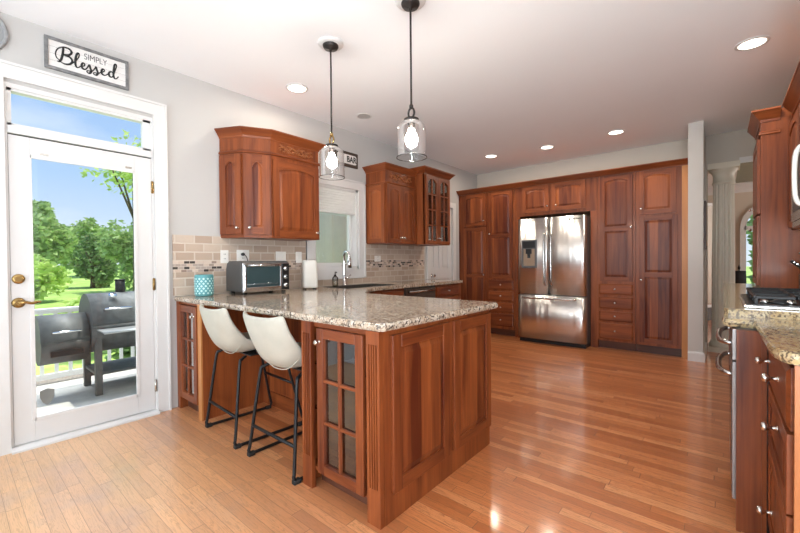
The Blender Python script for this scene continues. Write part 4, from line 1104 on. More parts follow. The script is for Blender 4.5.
dfr.box(dx0, dx1, -0.024, -0.013, dz0, dz0 + 0.03); dfr.box(dx0, dx1, -0.024, -0.013, dz1 - 0.018, dz1); dfr.box(dx0, dx0 + 0.014, -0.024, -0.013, dz0, dz1); dfr.box(dx1 - 0.014, dx1, -0.024, -0.013, dz0, dz1)
dd = dfr.build('door', CHROME, r, 0.002)
mb = MB(); mb.box(dx0 + 0.012, dx1 - 0.012, -0.020, -0.0135, dz0 + 0.028, dz1 - 0.016); mb.build('glass_pane', simple('oven_window', (0.035, 0.06, 0.065), 0.06), dd)
mb = MB(); mb.tube([(dx0 + 0.04, -0.024, dz1 - 0.01), (dx0 + 0.04, -0.048, dz1 - 0.008), (dx1 - 0.04, -0.048, dz1 - 0.008), (dx1 - 0.04, -0.024, dz1 - 0.01)], 0.007, 8); mb.build('handle', CHROME, dd)
mb = MB()
for k in range(9): mb.tube([(dx0 + 0.015, -0.0205, 0.085 + 0.0), (dx1 - 0.015, -0.0205, 0.085)], 0.0012, 5) if k == 0 else mb.tube([(dx0 + 0.03 * k, -0.0205, 0.085), (dx0 + 0.03 * k, -0.0205, 0.094)], 0.001, 5)
mb.build('rack', CHROME, dd)
mb = MB(); mb.box(tw / 2 - 0.080, tw / 2 - 0.008, -0.016, -0.011, 0.026, th_ - 0.026); mb.build('control_panel', BLACKP, r)
for z in (0.065, 0.140, 0.215):
    mb = MB(); mb.lathe([(0.021, -0.016), (0.021, -0.022), (0.015, -0.024), (0.014, -0.036), (0.010, -0.038), (0.001, -0.038)], (tw / 2 - 0.044, 0, z), 18, 'y'); kb = mb.build('knob', CHROME, r)
    mb = MB(); mb.lathe([(0.0115, -0.0370), (0.0113, -0.0388)], (tw / 2 - 0.044, 0, z), 14, 'y'); mb.build('knob_cap', BLACKP, kb)

# teal canister
r = thing('candle_warmer', 'teal ceramic jar with pale raised diamond pattern on the counter corner', 'jar', (-3.27, 1.378, CT + 0.001))
mb = MB(); mb.lathe([(0.001, 0), (0.063, 0), (0.069, 0.006), (0.071, 0.03), (0.071, 0.162), (0.067, 0.175), (0.060, 0.175), (0.060, 0.02), (0.001, 0.02)], n=28); mb.build('body', TEAL, r)
mb = MB()
for row in range(7):
    for q in range(14):
        a_ = 2 * PI * (q + 0.5 * (row % 2)) / 14; z = 0.025 + row * 0.0195; s = 0.0098
        c0 = Vector((math.cos(a_), math.sin(a_), 0)); tg = Vector((-math.sin(a_), math.cos(a_), 0)); P = c0 * 0.0712 + Vector((0, 0, z))
        mb.add([P + tg * s, P + Vector((0, 0, s)), P - tg * s, P - Vector((0, 0, s)), P + c0 * 0.004], [(0, 1, 4), (1, 2, 4), (2, 3, 4), (3, 0, 4)])
mb.build('raised_pattern', TEAL2, r)

# ------------------------------------------------------------------ signs, wall decor
r = thing('wall_sign', 'grey framed wooden sign lettered SIMPLY Blessed above the patio door', 'sign', (W + 0.001, 0.447, 2.487), 90)
sw, shh = 0.468, 0.212
mb = MB(); mb.box(0.01, sw - 0.01, -0.010, 0, 0.01, shh - 0.01); 
for zz in (0.06, 0.106, 0.152): mb.box(0.018, sw - 0.018, -0.0102, -0.0098, zz - 0.0006, zz + 0.0006, 1)
mb.build('board', [SIGNW, SIGNF], r)
mb = MB(); fr_ = 0.019
mb.box(0, sw, -0.020, 0, 0, fr_); mb.box(0, sw, -0.020, 0, shh - fr_, shh); mb.box(0, fr_, -0.020, 0, fr_, shh - fr_); mb.box(sw - fr_, sw, -0.020, 0, fr_, shh - fr_)
mb.build('frame', SIGNF, r, 0.0015)
S = [[(1.25, 3.3), (1.15, 2.2), (0.95, 1.0), (0.65, 0.35), (0.35, 0.35)],
     [(0.75, 0.6), (0.25, 1.0), (0.12, 1.9), (0.5, 2.9), (1.3, 3.5), (2.15, 3.45), (2.45, 2.9), (2.1, 2.25), (1.35, 1.95), (2.15, 1.85), (2.55, 1.2), (2.2, 0.45), (1.45, 0.15), (0.85, 0.35)],
     [(2.5, 0.7), (3.1, 1.5), (3.55, 2.5), (3.6, 3.15), (3.35, 3.1), (3.1, 2.3), (3.0, 1.0), (3.15, 0.25), (3.5, 0.3), (3.85, 0.7), (4.3, 0.9), (4.45, 1.3), (4.2, 1.5), (3.95, 1.0), (4.05, 0.4), (4.4, 0.25), (4.75, 0.6),
      (5.15, 1.5), (5.3, 0.9), (5.45, 0.3), (5.2, -0.25), (4.8, -0.2), (4.85, 0.15), (5.5, 0.3), (5.9, 0.8), (6.2, 1.5), (6.35, 0.9), (6.5, 0.3), (6.25, -0.25), (5.85, -0.2), (5.9, 0.15), (6.6, 0.3),
      (7.05, 0.7), (7.45, 0.95), (7.6, 1.3), (7.35, 1.5), (7.1, 1.0), (7.2, 0.4), (7.6, 0.25), (8.0, 0.55), (8.3, 0.95)],
     [(9.05, 1.25), (8.7, 1.45), (8.35, 1.05), (8.4, 0.4), (8.8, 0.3), (9.1, 0.9), (9.4, 2.0), (9.65, 3.0), (9.55, 3.4), (9.3, 3.1), (9.15, 2.0), (9.1, 0.8), (9.3, 0.2), (9.65, 0.35), (9.95, 0.85)]]
mb = MB(); kx, kz = 0.0355, 0.0335
for st_ in S:
    P = catmull([(0.052 + x * kx, -0.0112, 0.052 + z * kz) for x, z in st_], 5)
    rr = []
    for i in range(len(P)):
        dz = P[min(i + 1, len(P) - 1)][2] - P[max(i - 1, 0)][2]
        rr.append(0.0064 if dz < 0 else 0.0036)
    rr = [sum(rr[max(0, i - 2):i + 3]) / len(rr[max(0, i - 2):i + 3]) for i in range(len(rr))]
    mb.tube(P, rr, 6)
mb.build('script_lettering', INK, r)
text('lettering', 'SIMPLY', simple('grey_ink', (0.06, 0.06, 0.06), 0.6), r, (0.272, -0.0108, 0.150), 0.058, sx=0.74, extr=0.0003)

r = thing('bar_sign', 'small dark framed sign lettered BAR high above the sink window', 'sign', (W + 0.001, 2.93, 2.318), 90)
sw, shh = 0.352, 0.178
mb = MB(); mb.box(0, sw, -0.016, 0, 0, shh); mb.build('frame', simple('dark_brown_frame', (0.055, 0.035, 0.025), 0.5), r, 0.002)
mb = MB(); pts = []
for cx, cz, a0 in ((sw - 0.05, shh - 0.055, 0), (0.04, shh - 0.055, 90), (0.04, 0.055, 180), (sw - 0.05, 0.055, 270)):
    for j in range(5): pts.append((cx + 0.02 * math.cos(math.radians(a0 + 22.5 * j)), cz + 0.02 * math.sin(math.radians(a0 + 22.5 * j))))
mb.prism(pts, 'y', -0.019, -0.0155); mb.build('board', SIGNW, r)
text('lettering', 'BAR', INK, r, (0.243, -0.0195, 0.087), 0.098, sx=0.86, extr=0.0006, bold=0.0028)

r = thing('wall_clock', 'round grey wall clock left of the wooden sign near the ceiling', 'clock', (W + 0.001, 0.145, 2.615), 90)
mb = MB(); mb.lathe([(0.120, -0.004), (0.120, -0.012)], n=36, axis='y'); mb.build('face', CLOCKG, r)
mb = MB(); mb.lathe([(0.118, 0), (0.138, 0), (0.138, -0.02), (0.130, -0.026), (0.120, -0.02), (0.118, -0.012)], n=36, axis='y', caps=False); mb.build('rim', simple('weathered_grey_rim', (0.30, 0.30, 0.30), 0.6, var=0.2, scale=30), r)
mb = MB(); mb.box(-0.003, 0.003, -0.015, -0.0125, -0.005, 0.075); mb.tube([(0, -0.014, 0), (0.05, -0.014, 0.03)], 0.003, 5); mb.build('hand', BLACK, r)

# ------------------------------------------------------------------ pendants and recessed lights
def pendant(label, x, y, zr):
    r = thing('pendant_light', label, 'pendant light', (x, y, CZ - 0.001), 0, 'glass pendant lights over the peninsula')
    mb = MB(); mb.lathe([(0.092, 0), (0.092, -0.006), (0.085, -0.014), (0.062, -0.017)], n=32); mb.build('ceiling_medallion', TRIM, r)
    mb = MB(); mb.lathe([(0.056, -0.017), (0.056, -0.026), (0.048, -0.038), (0.010, -0.046), (0.008, -0.06)], n=28); mb.build('canopy', BRONZE, r)
    z = zr - CZ
    mb = MB(); mb.tube([(0, 0, -0.045), (0, 0, z + 0.095)], 0.0062, 10); mb.build('rod', BRONZE, r)
    mb = MB(); ring = [(0.022 * math.cos(2 * PI * q / 18), 0, z + 0.058 + 0.03 * math.sin(2 * PI * q / 18)) for q in range(18)]
    mb.tube(ring, 0.0062, 8, closed=True); mb.lathe([(0.011, z + 0.085), (0.013, z + 0.1), (0.007, z + 0.112)], n=14); mb.build('hook_ring', BRASS if 'window' in label else BRONZE, r)
    mb = MB(); mb.lathe([(0.018, z + 0.030), (0.045, z + 0.022), (0.047, z + 0.008), (0.040, z + 0.004), (0.020, z), (0.019, z - 0.035), (0.001, z - 0.035)], n=24); mb.build('socket_cap', BRONZE, r)
    mb = MB(); gp_ = [(0.046, z + 0.006), (0.064, z - 0.002), (0.080, z - 0.020), (0.088, z - 0.046), (0.089, z - 0.205), (0.092, z - 0.210)]
    mb.lathe(gp_, n=40, caps=False); mb.build('glass_shade', LAMPGLASS, r)
    mb = MB(); ring = [(0.0915 * math.cos(2 * PI * q / 36), 0.0915 * math.sin(2 * PI * q / 36), z - 0.210) for q in range(36)]
    mb.tube(ring, 0.0028, 6, closed=True); mb.build('glass_rim', BOTTLE, r)
    mb = MB(); mb.lathe([(0.013, z - 0.03), (0.016, z - 0.045), (0.034, z - 0.08), (0.038, z - 0.10), (0.033, z - 0.125), (0.017, z - 0.142), (0.001, z - 0.146)], n=20); mb.build('bulb', BULB, r)
    return r
pendant('glass dome pendant light hanging in front of the sink window', -2.155, 1.811, 2.004)
pendant('glass dome pendant light hanging clear over the peninsula end', -1.440, 1.832, 2.022)
for x, y, lb in ((-2.936, 2.072, 'round recessed ceiling light above the angled wall cabinet'), (0.164, 3.819, 'round recessed ceiling light nearest the cooktop cabinets'),
                 (-1.004, 5.351, 'round recessed ceiling light right of the refrigerator'), (-2.659, 5.309, 'round recessed ceiling light nearest the back left corner'),
                 (-1.864, 5.412, 'round recessed ceiling light straight above the refrigerator')):
    r = thing('recessed_light', lb, 'ceiling light', (x, y, CZ - 0.001), 0, 'recessed ceiling lights')
    mb = MB(); mb.lathe([(0.078, 0), (0.098, 0), (0.098, -0.004), (0.080, -0.008), (0.078, -0.004)], n=32, caps=False); mb.build('trim_ring', TRIM, r)
    mb = MB(); mb.lathe([(0.0775, -0.001), (0.0775, -0.004)], n=32); mb.build('lens', CAN, r)
    l = light('recessed_glow', 'AREA', (0, 0, 0), (0, 0, -1), LIGHT_CAN_W, (1.0, 0.90, 0.76), 0.15); l.parent = r; l.location = (0, 0, -0.012); l.rotation_euler = (0, 0, 0)
r = thing('ceiling_speaker', 'round grey grille flush in the ceiling over the sink', 'ceiling speaker', (-2.958, 2.938, CZ - 0.001))
mb = MB(); mb.lathe([(0.070, 0), (0.086, 0), (0.086, -0.004), (0.072, -0.007), (0.070, -0.003)], n=32, caps=False); mb.build('trim_ring', TRIM, r)
mb = MB(); mb.lathe([(0.0695, -0.001), (0.0695, -0.004)], n=32); mb.build('grille', simple('speaker_grille', (0.45, 0.45, 0.44), 0.8), r)

# ------------------------------------------------------------------ right-hand run (fronts face -X)
# counters
mb = MB()
near = [(XR - 0.002, 1.550), (0.185, 1.552), (0.156, 1.560), (0.137, 1.585), (0.126, 1.63), (0.120, 1.73), (0.118, 2.22), (0.110, 2.265), (0.03, 2.272), (0.010, 2.29), (0.008, 2.385), (XR - 0.002, 2.385)]
mb.prism(near, 'z', CB, CT)
mb.sweep(near[:-1], [(-0.004, CB + 0.002), (0.004, CB + 0.004), (0.009, CB + 0.018), (0.005, CT - 0.004), (-0.004, CT - 0.0002)], left=True)
mb.prism([(0.022, 2.385), (XR - 0.002, 2.385), (XR - 0.002, 4.86), (0.008, 4.86), (0.008, 2.405)], 'z', CT - 0.002, CT + 0.034)
mb.prism([(0.008, 2.385), (XR - 0.002, 2.385), (XR - 0.002, 4.86), (0.008, 4.86)], 'z', CB, CT - 0.001)
o = mb.build('countertop', GRANITE_Y); tag(o, 'golden granite counter with stepped edge carrying the gas cooktop', 'countertop')
# near drawer cabinet: local x runs toward the camera (-Y)
DXF = 0.166
r = thing('drawer_cabinet', 'cherry drawer cabinet at the near end of the cooktop counter', 'cabinet', (DXF, 2.195, 0), -90)
dl = 0.615; bk = XR - 0.004 - DXF
mb = MB(); mb.box(0.0, dl, 0.0, bk, 0.08, CB - 0.002, 0); mb.box(0.0, dl, 0.05, bk, 0.0, 0.08, 0); mb.build('carcass', CH, r)
mb = MB(); mb.box(dl + 0.0005, dl + 0.018, -0.006, bk, 0.0, CB - 0.002); mb.build('end_panel', wood('end_panel_cherry', True, (0.26, 0.075, 0.022), (0.46, 0.17, 0.055)), r)
drawer(r, 0.012, 0.672, dl - 0.024, 0.188, 0, [])
dr = [q for q in bpy.data.objects if q.parent == r and q.name.startswith('drawer')][0]
for kx, kz in ((0.075, 0.768), (0.405, 0.777)): knob(dr, kx, -0.02, kz, r=0.016, L=0.044)
d_ = door_mb(0.012, 0.425, dl - 0.024, 0.238, 0.0, st=0.05).build('drawer', CH, r, 0.0015, 1); knob(d_, 0.385, -0.02, 0.603, r=0.016, L=0.044)
d_ = door_mb(0.012, 0.095, dl - 0.024, 0.322, 0.0, st=0.05).build('drawer', CH, r, 0.0015, 1); knob(d_, 0.20, -0.02, 0.219, r=0.016, L=0.044)
# filler returning to the oven front
mb = MB(); mb.box(0.048, 0.144, 2.203, 2.222, 0.0, CB - 0.002, 0); mb.box(0.048, 0.064, 2.197, 2.2035, 0.0, CB - 0.002, 0); mb.box(0.128, 0.144, 2.197, 2.2035, 0.0, CB - 0.002, 0)
o = mb.build('return_panel', [CH_V]); tag(o, 'narrow cherry return panel between drawer cabinet and built-in oven', 'panel')
# steel appliance under counter
OVENF = simple('dark_oven_steel', (0.22, 0.20, 0.19), 0.3, 0.9)
r = thing('built_in_oven', 'stainless steel built-in oven with two bow handles under the cooktop counter', 'oven', (0.050, 2.940, 0), -90)
mb = MB(); mb.box(0.003, 0.713, 0.0, 0.60, 0.10, CB - 0.003); mb.build('carcass', GREYD, r)
mb = MB(); mb.box(0.005, 0.711, -0.016, -0.0005, 0.735, CB - 0.004); mb.build('warming_drawer', OVENF, r, 0.002)
mb = MB(); mb.box(0.005, 0.711, -0.016, -0.0005, 0.12, 0.728); od = mb.build('door', OVENF, r, 0.002)
mb = MB(); mb.box(0.10, 0.61, -0.018, -0.0155, 0.25, 0.58); mb.build('glass_pane', simple('black_oven_glass', (0.01, 0.01, 0.012), 0.08), od)
for z in (0.792, 0.648):
    mb = MB(); mb.tube(catmull([(0.10, -0.016, z), (0.11, -0.036, z), (0.2, -0.058, z - 0.004), (0.34, -0.064, z - 0.006), (0.50, -0.058, z - 0.004), (0.58, -0.036, z), (0.59, -0.016, z)]), 0.012, 8); mb.build('handle', STEEL, r)
mb = MB(); mb.box(0.003, 0.713, 0.04, 0.59, 0.0, 0.099); mb.build('toe_kick', BLACKP, r)
mb = MB(); mb.box(0.05, XR - 0.004, 2.945, 4.84, 0.0, CB - 0.002, 0)
o = mb.build('base_cabinet', CH); tag(o, 'cherry base cabinet under the far part of the cooktop counter', 'cabinet')
# cooktop
r = thing('gas_cooktop', 'gas cooktop with black cast iron grates on the right counter', 'cooktop', (0.36, 2.84, CT + 0.0345), -90)
mb = MB(); mb.box(-0.375, 0.375, -0.28, 0.24, 0.0, 0.012); mb.build('tray', STEEL, r, 0.003)
mb = MB(); mb.box(-0.365, 0.365, -0.27, 0.23, 0.0125, 0.016); mb.build('glass_surface', BLACKP, r)
for gx in (-0.24, 0.0, 0.24):
    mb = MB(); zt = 0.058
    for q in (-0.105, 0.105): mb.box(gx + q - 0.006, gx + q + 0.006, -0.24, 0.20, zt - 0.014, zt)
    for q in (-0.24, -0.10, 0.06, 0.20): mb.box(gx - 0.111, gx + 0.111, q - 0.006, q + 0.006, zt - 0.014, zt)
    for qx in (-0.105, 0.105):
        for qy in (-0.235, 0.195): mb.box(gx + qx - 0.007, gx + qx + 0.007, qy - 0.007, qy + 0.007, 0.016, zt - 0.01)
    mb.build('grate', BLACK, r, 0.002, 1)
    for qy in (-0.14, 0.10):
        mb = MB(); mb.lathe([(0.045, 0.016), (0.045, 0.024), (0.030, 0.028), (0.030, 0.036), (0.001, 0.037)], (gx, qy, 0), 18); mb.build('burner', BLACKP, r)
for k in range(4):
    mb = MB(); mb.lathe([(0.019, 0.012), (0.019, 0.030), (0.015, 0.034), (0.001, 0.034)], (0.30 - 0.04, -0.20 + 0.09 * k, 0), 14); 
    mb.build('knob', STEEL, r)
# tall hutch cabinet on counter
HX, HY0, HY1 = 0.238, 4.27, 4.85
r = thing('hutch_cabinet', 'tall cherry cabinet with crown standing on the counter beyond the cooktop', 'cabinet', (HX, HY1, CT + 0.0345), -90)
hw_ = HY1 - HY0; hd = XR - 0.003 - HX; zt = 2.29 - CT - 0.0345
mb = MB(); mb.box(0, hw_, 0, hd, 0, zt, 0); mb.box(hw_ - 0.001, hw_ + 0.006, 0, 0.055, 0, zt - 0.10, 0); mb.build('carcass', CH, r)
door(r, 0.012, 0.60, hw_ - 0.024, zt - 0.74, -0.001, 0.03, kp=(0.06, 0.68)); door(r, 0.012, 0.02, hw_ - 0.024, 0.56, -0.001, 0, kp=(0.06, 0.5))
mb = MB(); hp = [(0, 0.0), (hw_, 0.0), (hw_, 0.112)]
mb.sweep(hp, [(-0.004, zt - 0.115), (0.010, zt - 0.115), (0.014, zt - 0.108), (0.010, zt - 0.100), (0.012, zt - 0.094), (0.006, zt - 0.085), (-0.004, zt - 0.083)], left=False); mb.build('frieze_bead', CH_H, r)
mb = MB(); mb.sweep(hp, CROWN(zt - 0.012, zt + 0.082, 0.060), left=False); mb.box(0, hw_, 0, hd, zt, zt + 0.078); mb.build('crown_molding', CH_H, r)
# upper cabinets over cooktop
UX = 0.415
r = thing('wall_cabinet', 'cherry wall cabinet between microwave and tall hutch cabinet', 'cabinet', (UX, 4.262, 1.40), -90, 'cherry wall cabinets above the cooktop')
mb = MB(); mb.box(0, 1.03, 0, XR - 0.003 - UX, 0, 0.89, 0); mb.build('carcass', CH, r)
door(r, 0.02, 0.012, 0.485, 0.80, -0.001, 0.04, kp=(0.47, 0.08)); door(r, 0.52, 0.012, 0.485, 0.80, -0.001, 0.04, kp=(0.56, 0.08))
mb = MB(); mb.sweep([(0.064, 0), (1.03, 0)], CROWN(0.878, 0.972, 0.062), left=False); mb.build('crown_molding', CH_H, r)
r = thing('wall_cabinet', 'short cherry wall cabinet right above the microwave', 'cabinet', (UX, 3.23, 1.80), -90, 'cherry wall cabinets above the cooktop')
mb = MB(); mb.box(0, 0.78, 0, XR - 0.003 - UX, 0, 0.49, 0); mb.build('carcass', CH, r)
door(r, 0.02, 0.012, 0.365, 0.42, -0.001, 0.04, kp=(0.36, 0.06)); door(r, 0.395, 0.012, 0.365, 0.42, -0.001, 0.04, kp=(0.42, 0.06))
mb = MB(); mb.sweep([(0, 0), (0.78, 0)], CROWN(0.478, 0.572, 0.062), left=False); mb.build('crown_molding', CH_H, r)
r = thing('microwave_oven', 'stainless microwave hung over the cooktop at the right edge', 'microwave', (0.345, 3.215, 1.36), -90)
mb = MB(); mb.box(0, 0.75, 0.0, XR - 0.004 - 0.345, 0, 0.436); mb.build('housing', STEEL, r, 0.003)
mb = MB(); mb.box(0.004, 0.746, -0.035, -0.001, 0.03, 0.425); md = mb.build('door', STEEL, r, 0.008)
mb = MB(); mb.box(0.08, 0.52, -0.037, -0.034, 0.08, 0.37); mb.build('glass_pane', BLACKP, md)
mb = MB(); mb.tube(catmull([(0.56, -0.036, 0.07), (0.56, -0.07, 0.10), (0.56, -0.078, 0.22), (0.56, -0.07, 0.34), (0.56, -0.036, 0.37)]), 0.010, 8); mb.build('handle', WHITEP, md)
mb = MB(); mb.box(0.01, 0.74, -0.03, -0.001, 0.0, 0.028); mb.build('vent_grille', STEEL, r)
# knife block
r = thing('knife_block', 'dark knife block with black riveted handles on the cooktop counter', 'knife block', (0.48, 3.88, CT + 0.0345), -90)
mb = MB(); mb.prism([(-0.06, 0.0), (0.08, 0.0), (0.08, 0.20), (0.02, 0.235), (-0.06, 0.12)], 'x', -0.055, 0.055); mb.build('block', simple('dark_block', (0.03, 0.018, 0.012), 0.4), r, 0.003)
for q in range(6):
    cx, lv = (-0.034 + 0.034 * (q % 3)), q // 3
    b0 = Vector((cx, -0.035 + 0.045 * lv, 0.15 + 0.06 * lv)); dv = Vector((0, -0.57, 0.55)).normalized()
    mb = MB(); mb.tube([b0, b0 + dv * 0.05, b0 + dv * 0.095], [0.010, 0.011, 0.009], 8); kh = mb.build('knife_handle', BLACKP, r)
    mb = MB()
    for t_ in (0.03, 0.06, 0.08):
        pp = b0 + dv * t_; mb.tube([pp - Vector((0.0118, 0, 0)), pp + Vector((0.0118, 0, 0))], 0.003, 6)
    mb.build('rivet', CHROME, kh)

# ------------------------------------------------------------------ glimpses past the wall end
r = thing('picture_frame', 'dark framed picture on the side of the narrow wall end', 'picture', (-0.1645, 5.72, 1.30), 90)
mb = MB(); mb.box(0, 0.36, -0.022, 0, 0, 0.56); mb.build('frame', simple('walnut_frame', (0.07, 0.035, 0.02), 0.4), r, 0.004)
mb = MB(); mb.box(0.035, 0.325, -0.0235, -0.021, 0.04, 0.52); mb.build('artwork', simple('faded_print', (0.40, 0.33, 0.26), 0.6, var=0.4, scale=6), r)
r = thing('wall_mirror', 'narrow silver framed mirror in the next room left of the column', 'mirror', (-0.30, 9.2, 0.25), 60)
mb = MB(); mb.box(0, 0.5, 0, 0.03, 0, 2.0); mb.build('frame', simple('silver_frame', (0.75, 0.75, 0.75), 0.3, 0.3), r, 0.006)
mb = MB(); mb.box(0.05, 0.45, -0.002, 0.001, 0.06, 1.94); mb.build('mirror_glass', CHROME, r)
mb = MB(); mb.box(0.02, 0.48, 0.02, 0.3, -0.25, 0.0); mb.build('stand', GREYD, r)
r = thing('console_table', 'white console table below the arched window in the next room', 'table', (0.05, 10.30, 0))
mb = MB(); mb.box(-0.1, 1.1, 0, 0.4, 0.46, 0.50); mb.build('table_top', TRIM, r, 0.003)
for x in (-0.07, 1.07):
    for y in (0.03, 0.37):
        mb = MB(); mb.box(x - 0.025, x + 0.025, y - 0.025, y + 0.025, 0, 0.46); mb.build('leg', TRIM, r)
r = thing('table_lamp', 'table lamp with a black drum shade in the next room', 'lamp', (0.265, 10.48, 0.5005))
mb = MB(); mb.lathe([(0.07, 0), (0.07, 0.015), (0.02, 0.03), (0.035, 0.07), (0.02, 0.12), (0.008, 0.14), (0.008, 0.45)], n=20); mb.build('base', BLACK, r)
mb = MB(); mb.lathe([(0.115, 0.12), (0.108, 0.43)], n=28, caps=False); mb.lathe([(0.108, 0.425), (0.008, 0.43)], n=28, caps=False); mb.build('lamp_shade', LAMPBLK, r, solid=0.004)
mb = MB(); mb.lathe([(0.006, 0.45), (0.02, 0.47), (0.022, 0.50), (0.01, 0.53), (0.001, 0.56)], n=14); mb.build('finial', BLACK, r)

# ------------------------------------------------------------------ outdoors
PZ = -0.13
mb = MB(); mb.box(-5.65, W - 0.142, -3.0, 2.9, PZ - 0.12, PZ)
o = mb.build('patio', CONC); tag(o, 'pale concrete patio outside the glass door', 'patio', kind='structure')
mb = MB(); mb.box(-6.15, -5.651, -3.0, 3.0, PZ - 0.13, PZ - 0.03)
o = mb.build('gravel_strip', GRAVEL); tag(o, 'brown gravel strip along the patio railing', 'gravel', kind='stuff')
mb = MB(); mb.prism([(-6.151, -0.50), (-45, 0.42), (-140, 0.6), (-140, -1), (-6.151, -1)], 'y', -60, 110); mb.box(-6.151, W - 0.15, 2.95, 110, -0.62, -0.50); mb.box(W - 0.15, 60, 12, 110, -0.62, -0.50)
o = mb.build('lawn', LAWN); tag(o, 'sunny green lawn beyond the patio', 'lawn', kind='structure')
mb = MB(); mb.box(-6.1, -5.9, 4.0, 9.5, -0.5, 3.2)
o = mb.build('exterior_wall', SAGE); tag(o, 'sage green wall outside the sink window', 'wall', kind='structure')
r = thing('patio_railing', 'white baluster railing behind the grill on the patio', 'railing', (-5.72, -1.2, PZ))
mb = MB(); mb.box(-0.03, 0.03, 0, 4.0, 0.77, 0.80); mb.box(-0.045, 0.045, 0, 4.0, 0.80, 0.825); mb.build('top_rail', RAILW, r)
mb = MB(); mb.box(-0.025, 0.025, 0, 4.0, 0.04, 0.10); mb.build('bottom_rail', RAILW, r)
bsrc = None
for k in range(33):
    if bsrc is None:
        mb = MB(); mb.box(-0.016, 0.016, -0.016, 0.016, 0.10, 0.77); bsrc = mb.build('baluster', RAILW, r); o = bsrc
    else:
        o = bsrc.copy(); COL.objects.link(o); o.parent = r
    o.location = (0, 0.06 + 0.121 * k, 0)
for y in (0.0, 3.98):
    mb = MB(); mb.box(-0.045, 0.045, y - 0.04, y + 0.05, 0.0, 0.9); mb.build('post', RAILW, r)
# smoker grill: x' along +Y
r = thing('smoker_grill', 'dark grey barrel smoker grill with side firebox on the patio', 'grill', (-5.02, 0.0, PZ), 0)
def barrel(y0, y1, cx, cz, R, mb=None, a0=0, a1=360, n=28, lip=0):
    mb = mb or MB(); pts = [(cx + R * math.cos(math.radians(a0 + (a1 - a0) * k / n)), cz + R * math.sin(math.radians(a0 + (a1 - a0) * k / n))) for k in range(n + (0 if a1 - a0 == 360 else 1))]
    mb.prism(pts, 'y', y0, y1, 0, True); return mb
cz = 0.70
barrel(0.925, 1.80, 0, cz, 0.30, a0=180, a1=360).build('cooking_chamber', GRILL, r)
lid = barrel(0.925, 1.80, 0, cz + 0.004, 0.305, a0=0, a1=180).build('lid', GRILL, r)
mb = MB(); an = math.radians(28); hx, hz = 0.305 * math.cos(an), cz + 0.305 * math.sin(an)
mb.tube([(hx, 1.03, hz), (hx + 0.05, 1.03, hz + 0.02), (hx + 0.05, 1.25, hz + 0.02), (hx, 1.25, hz)], 0.012, 8); mb.build('handle', CHROME, lid)
mb = MB(); a2 = math.radians(52); hx, hz = 0.306 * math.cos(a2), cz + 0.306 * math.sin(a2)
mb.lathe([(0.036, 0), (0.036, 0.012), (0.001, 0.013)], n=18, axis='x'); gg = mb.build('gauge', CHROME, lid); gg.location = (hx - 0.01, 1.12, hz + 0.045); gg.rotation_euler = (0, -a2, 0)
mb = MB(); mb.box(0, 0.004, -0.10, 0.10, -0.016, 0.022); mb.prism([(-0.06, 0.022), (0.06, 0.022), (0.035, 0.04), (-0.035, 0.04)], 'x', 0, 0.004); mb.prism([(-0.075, -0.016), (0.075, -0.016), (0.045, -0.032), (-0.045, -0.032)], 'x', 0, 0.004)
bd = mb.build('emblem', CHROME, lid); bd.location = (hx + 0.022, 1.13, hz - 0.035); bd.rotation_euler = (0, -math.radians(42), 0); bd['label'] = 'silver badge on the lid'
mb = MB()
for q in range(7): mb.box(0.0042, 0.006, -0.085 + q * 0.026, -0.085 + q * 0.026 + 0.014, -0.006, 0.014)
eb = mb.build('emblem_lettering', BLACK, bd)
mb = MB(); mb.lathe([(0.045, 0.96), (0.045, 1.14)], (-0.02, 1.235, 0), 16); mb.lathe([(0.05, 1.13), (0.05, 1.145), (0.001, 1.145)], (-0.02, 1.235, 0), 16); mb.build('chimney', BLACK, r)
mb = MB(); mb.box(0.30, 0.56, 0.96, 1.80, 0.655, 0.665); mb.tube([(0.57, 0.96, 0.66), (0.57, 1.80, 0.66)], 0.012, 8); mb.build('front_shelf', simple('steel_shelf', (0.40, 0.41, 0.41), 0.35, 0.6), r)
barrel(0.56, 0.915, 0.02, 0.58, 0.235, a0=180, a1=360).build('firebox', GRILL, r)
fl = barrel(0.555, 0.915, 0.02, 0.583, 0.24, a0=0, a1=180).build('firebox_lid', GRILL, r)
mb = MB(); an = math.radians(20); hx, hz = 0.02 + 0.24 * math.cos(an), 0.583 + 0.24 * math.sin(an)
mb.tube([(hx, 0.64, hz), (hx + 0.045, 0.64, hz + 0.012), (hx + 0.045, 0.84, hz + 0.012), (hx, 0.84, hz)], 0.011, 8); mb.build('handle', CHROME, fl)
mb = MB(); mb.box(0.258, 0.275, 0.62, 0.86, 0.45, 0.50); mb.build('damper', BLACK, r)
for x, y in ((0.24, 0.98), (-0.24, 0.98), (0.24, 1.74), (-0.24, 1.74)):
    mb = MB(); mb.box(x - 0.028, x + 0.028, y - 0.028, y + 0.028, 0.0, 0.58); mb.build('leg', GRILL, r)
mb = MB(); mb.box(-0.26, 0.26, 0.96, 1.76, 0.20, 0.225); mb.build('bottom_shelf', GRILL, r)
mb = MB(); mb.box(-0.27, -0.23, 0.97, 1.75, 0.10, 0.20); mb.build('brace', GRILL, r)
# blue bag on patio
mb = MB(); mb.lathe([(0.001, 0), (0.10, 0.0), (0.12, 0.04), (0.10, 0.09), (0.04, 0.12), (0.001, 0.125)], n=12)
o = mb.build('cleaning_bag', simple('blue_white_plastic', (0.30, 0.45, 0.55), 0.4, var=0.6, scale=25)); o.location = (-5.15, 1.62, PZ)
tag(o, 'small blue and white bag on the patio under the grill', 'bag')

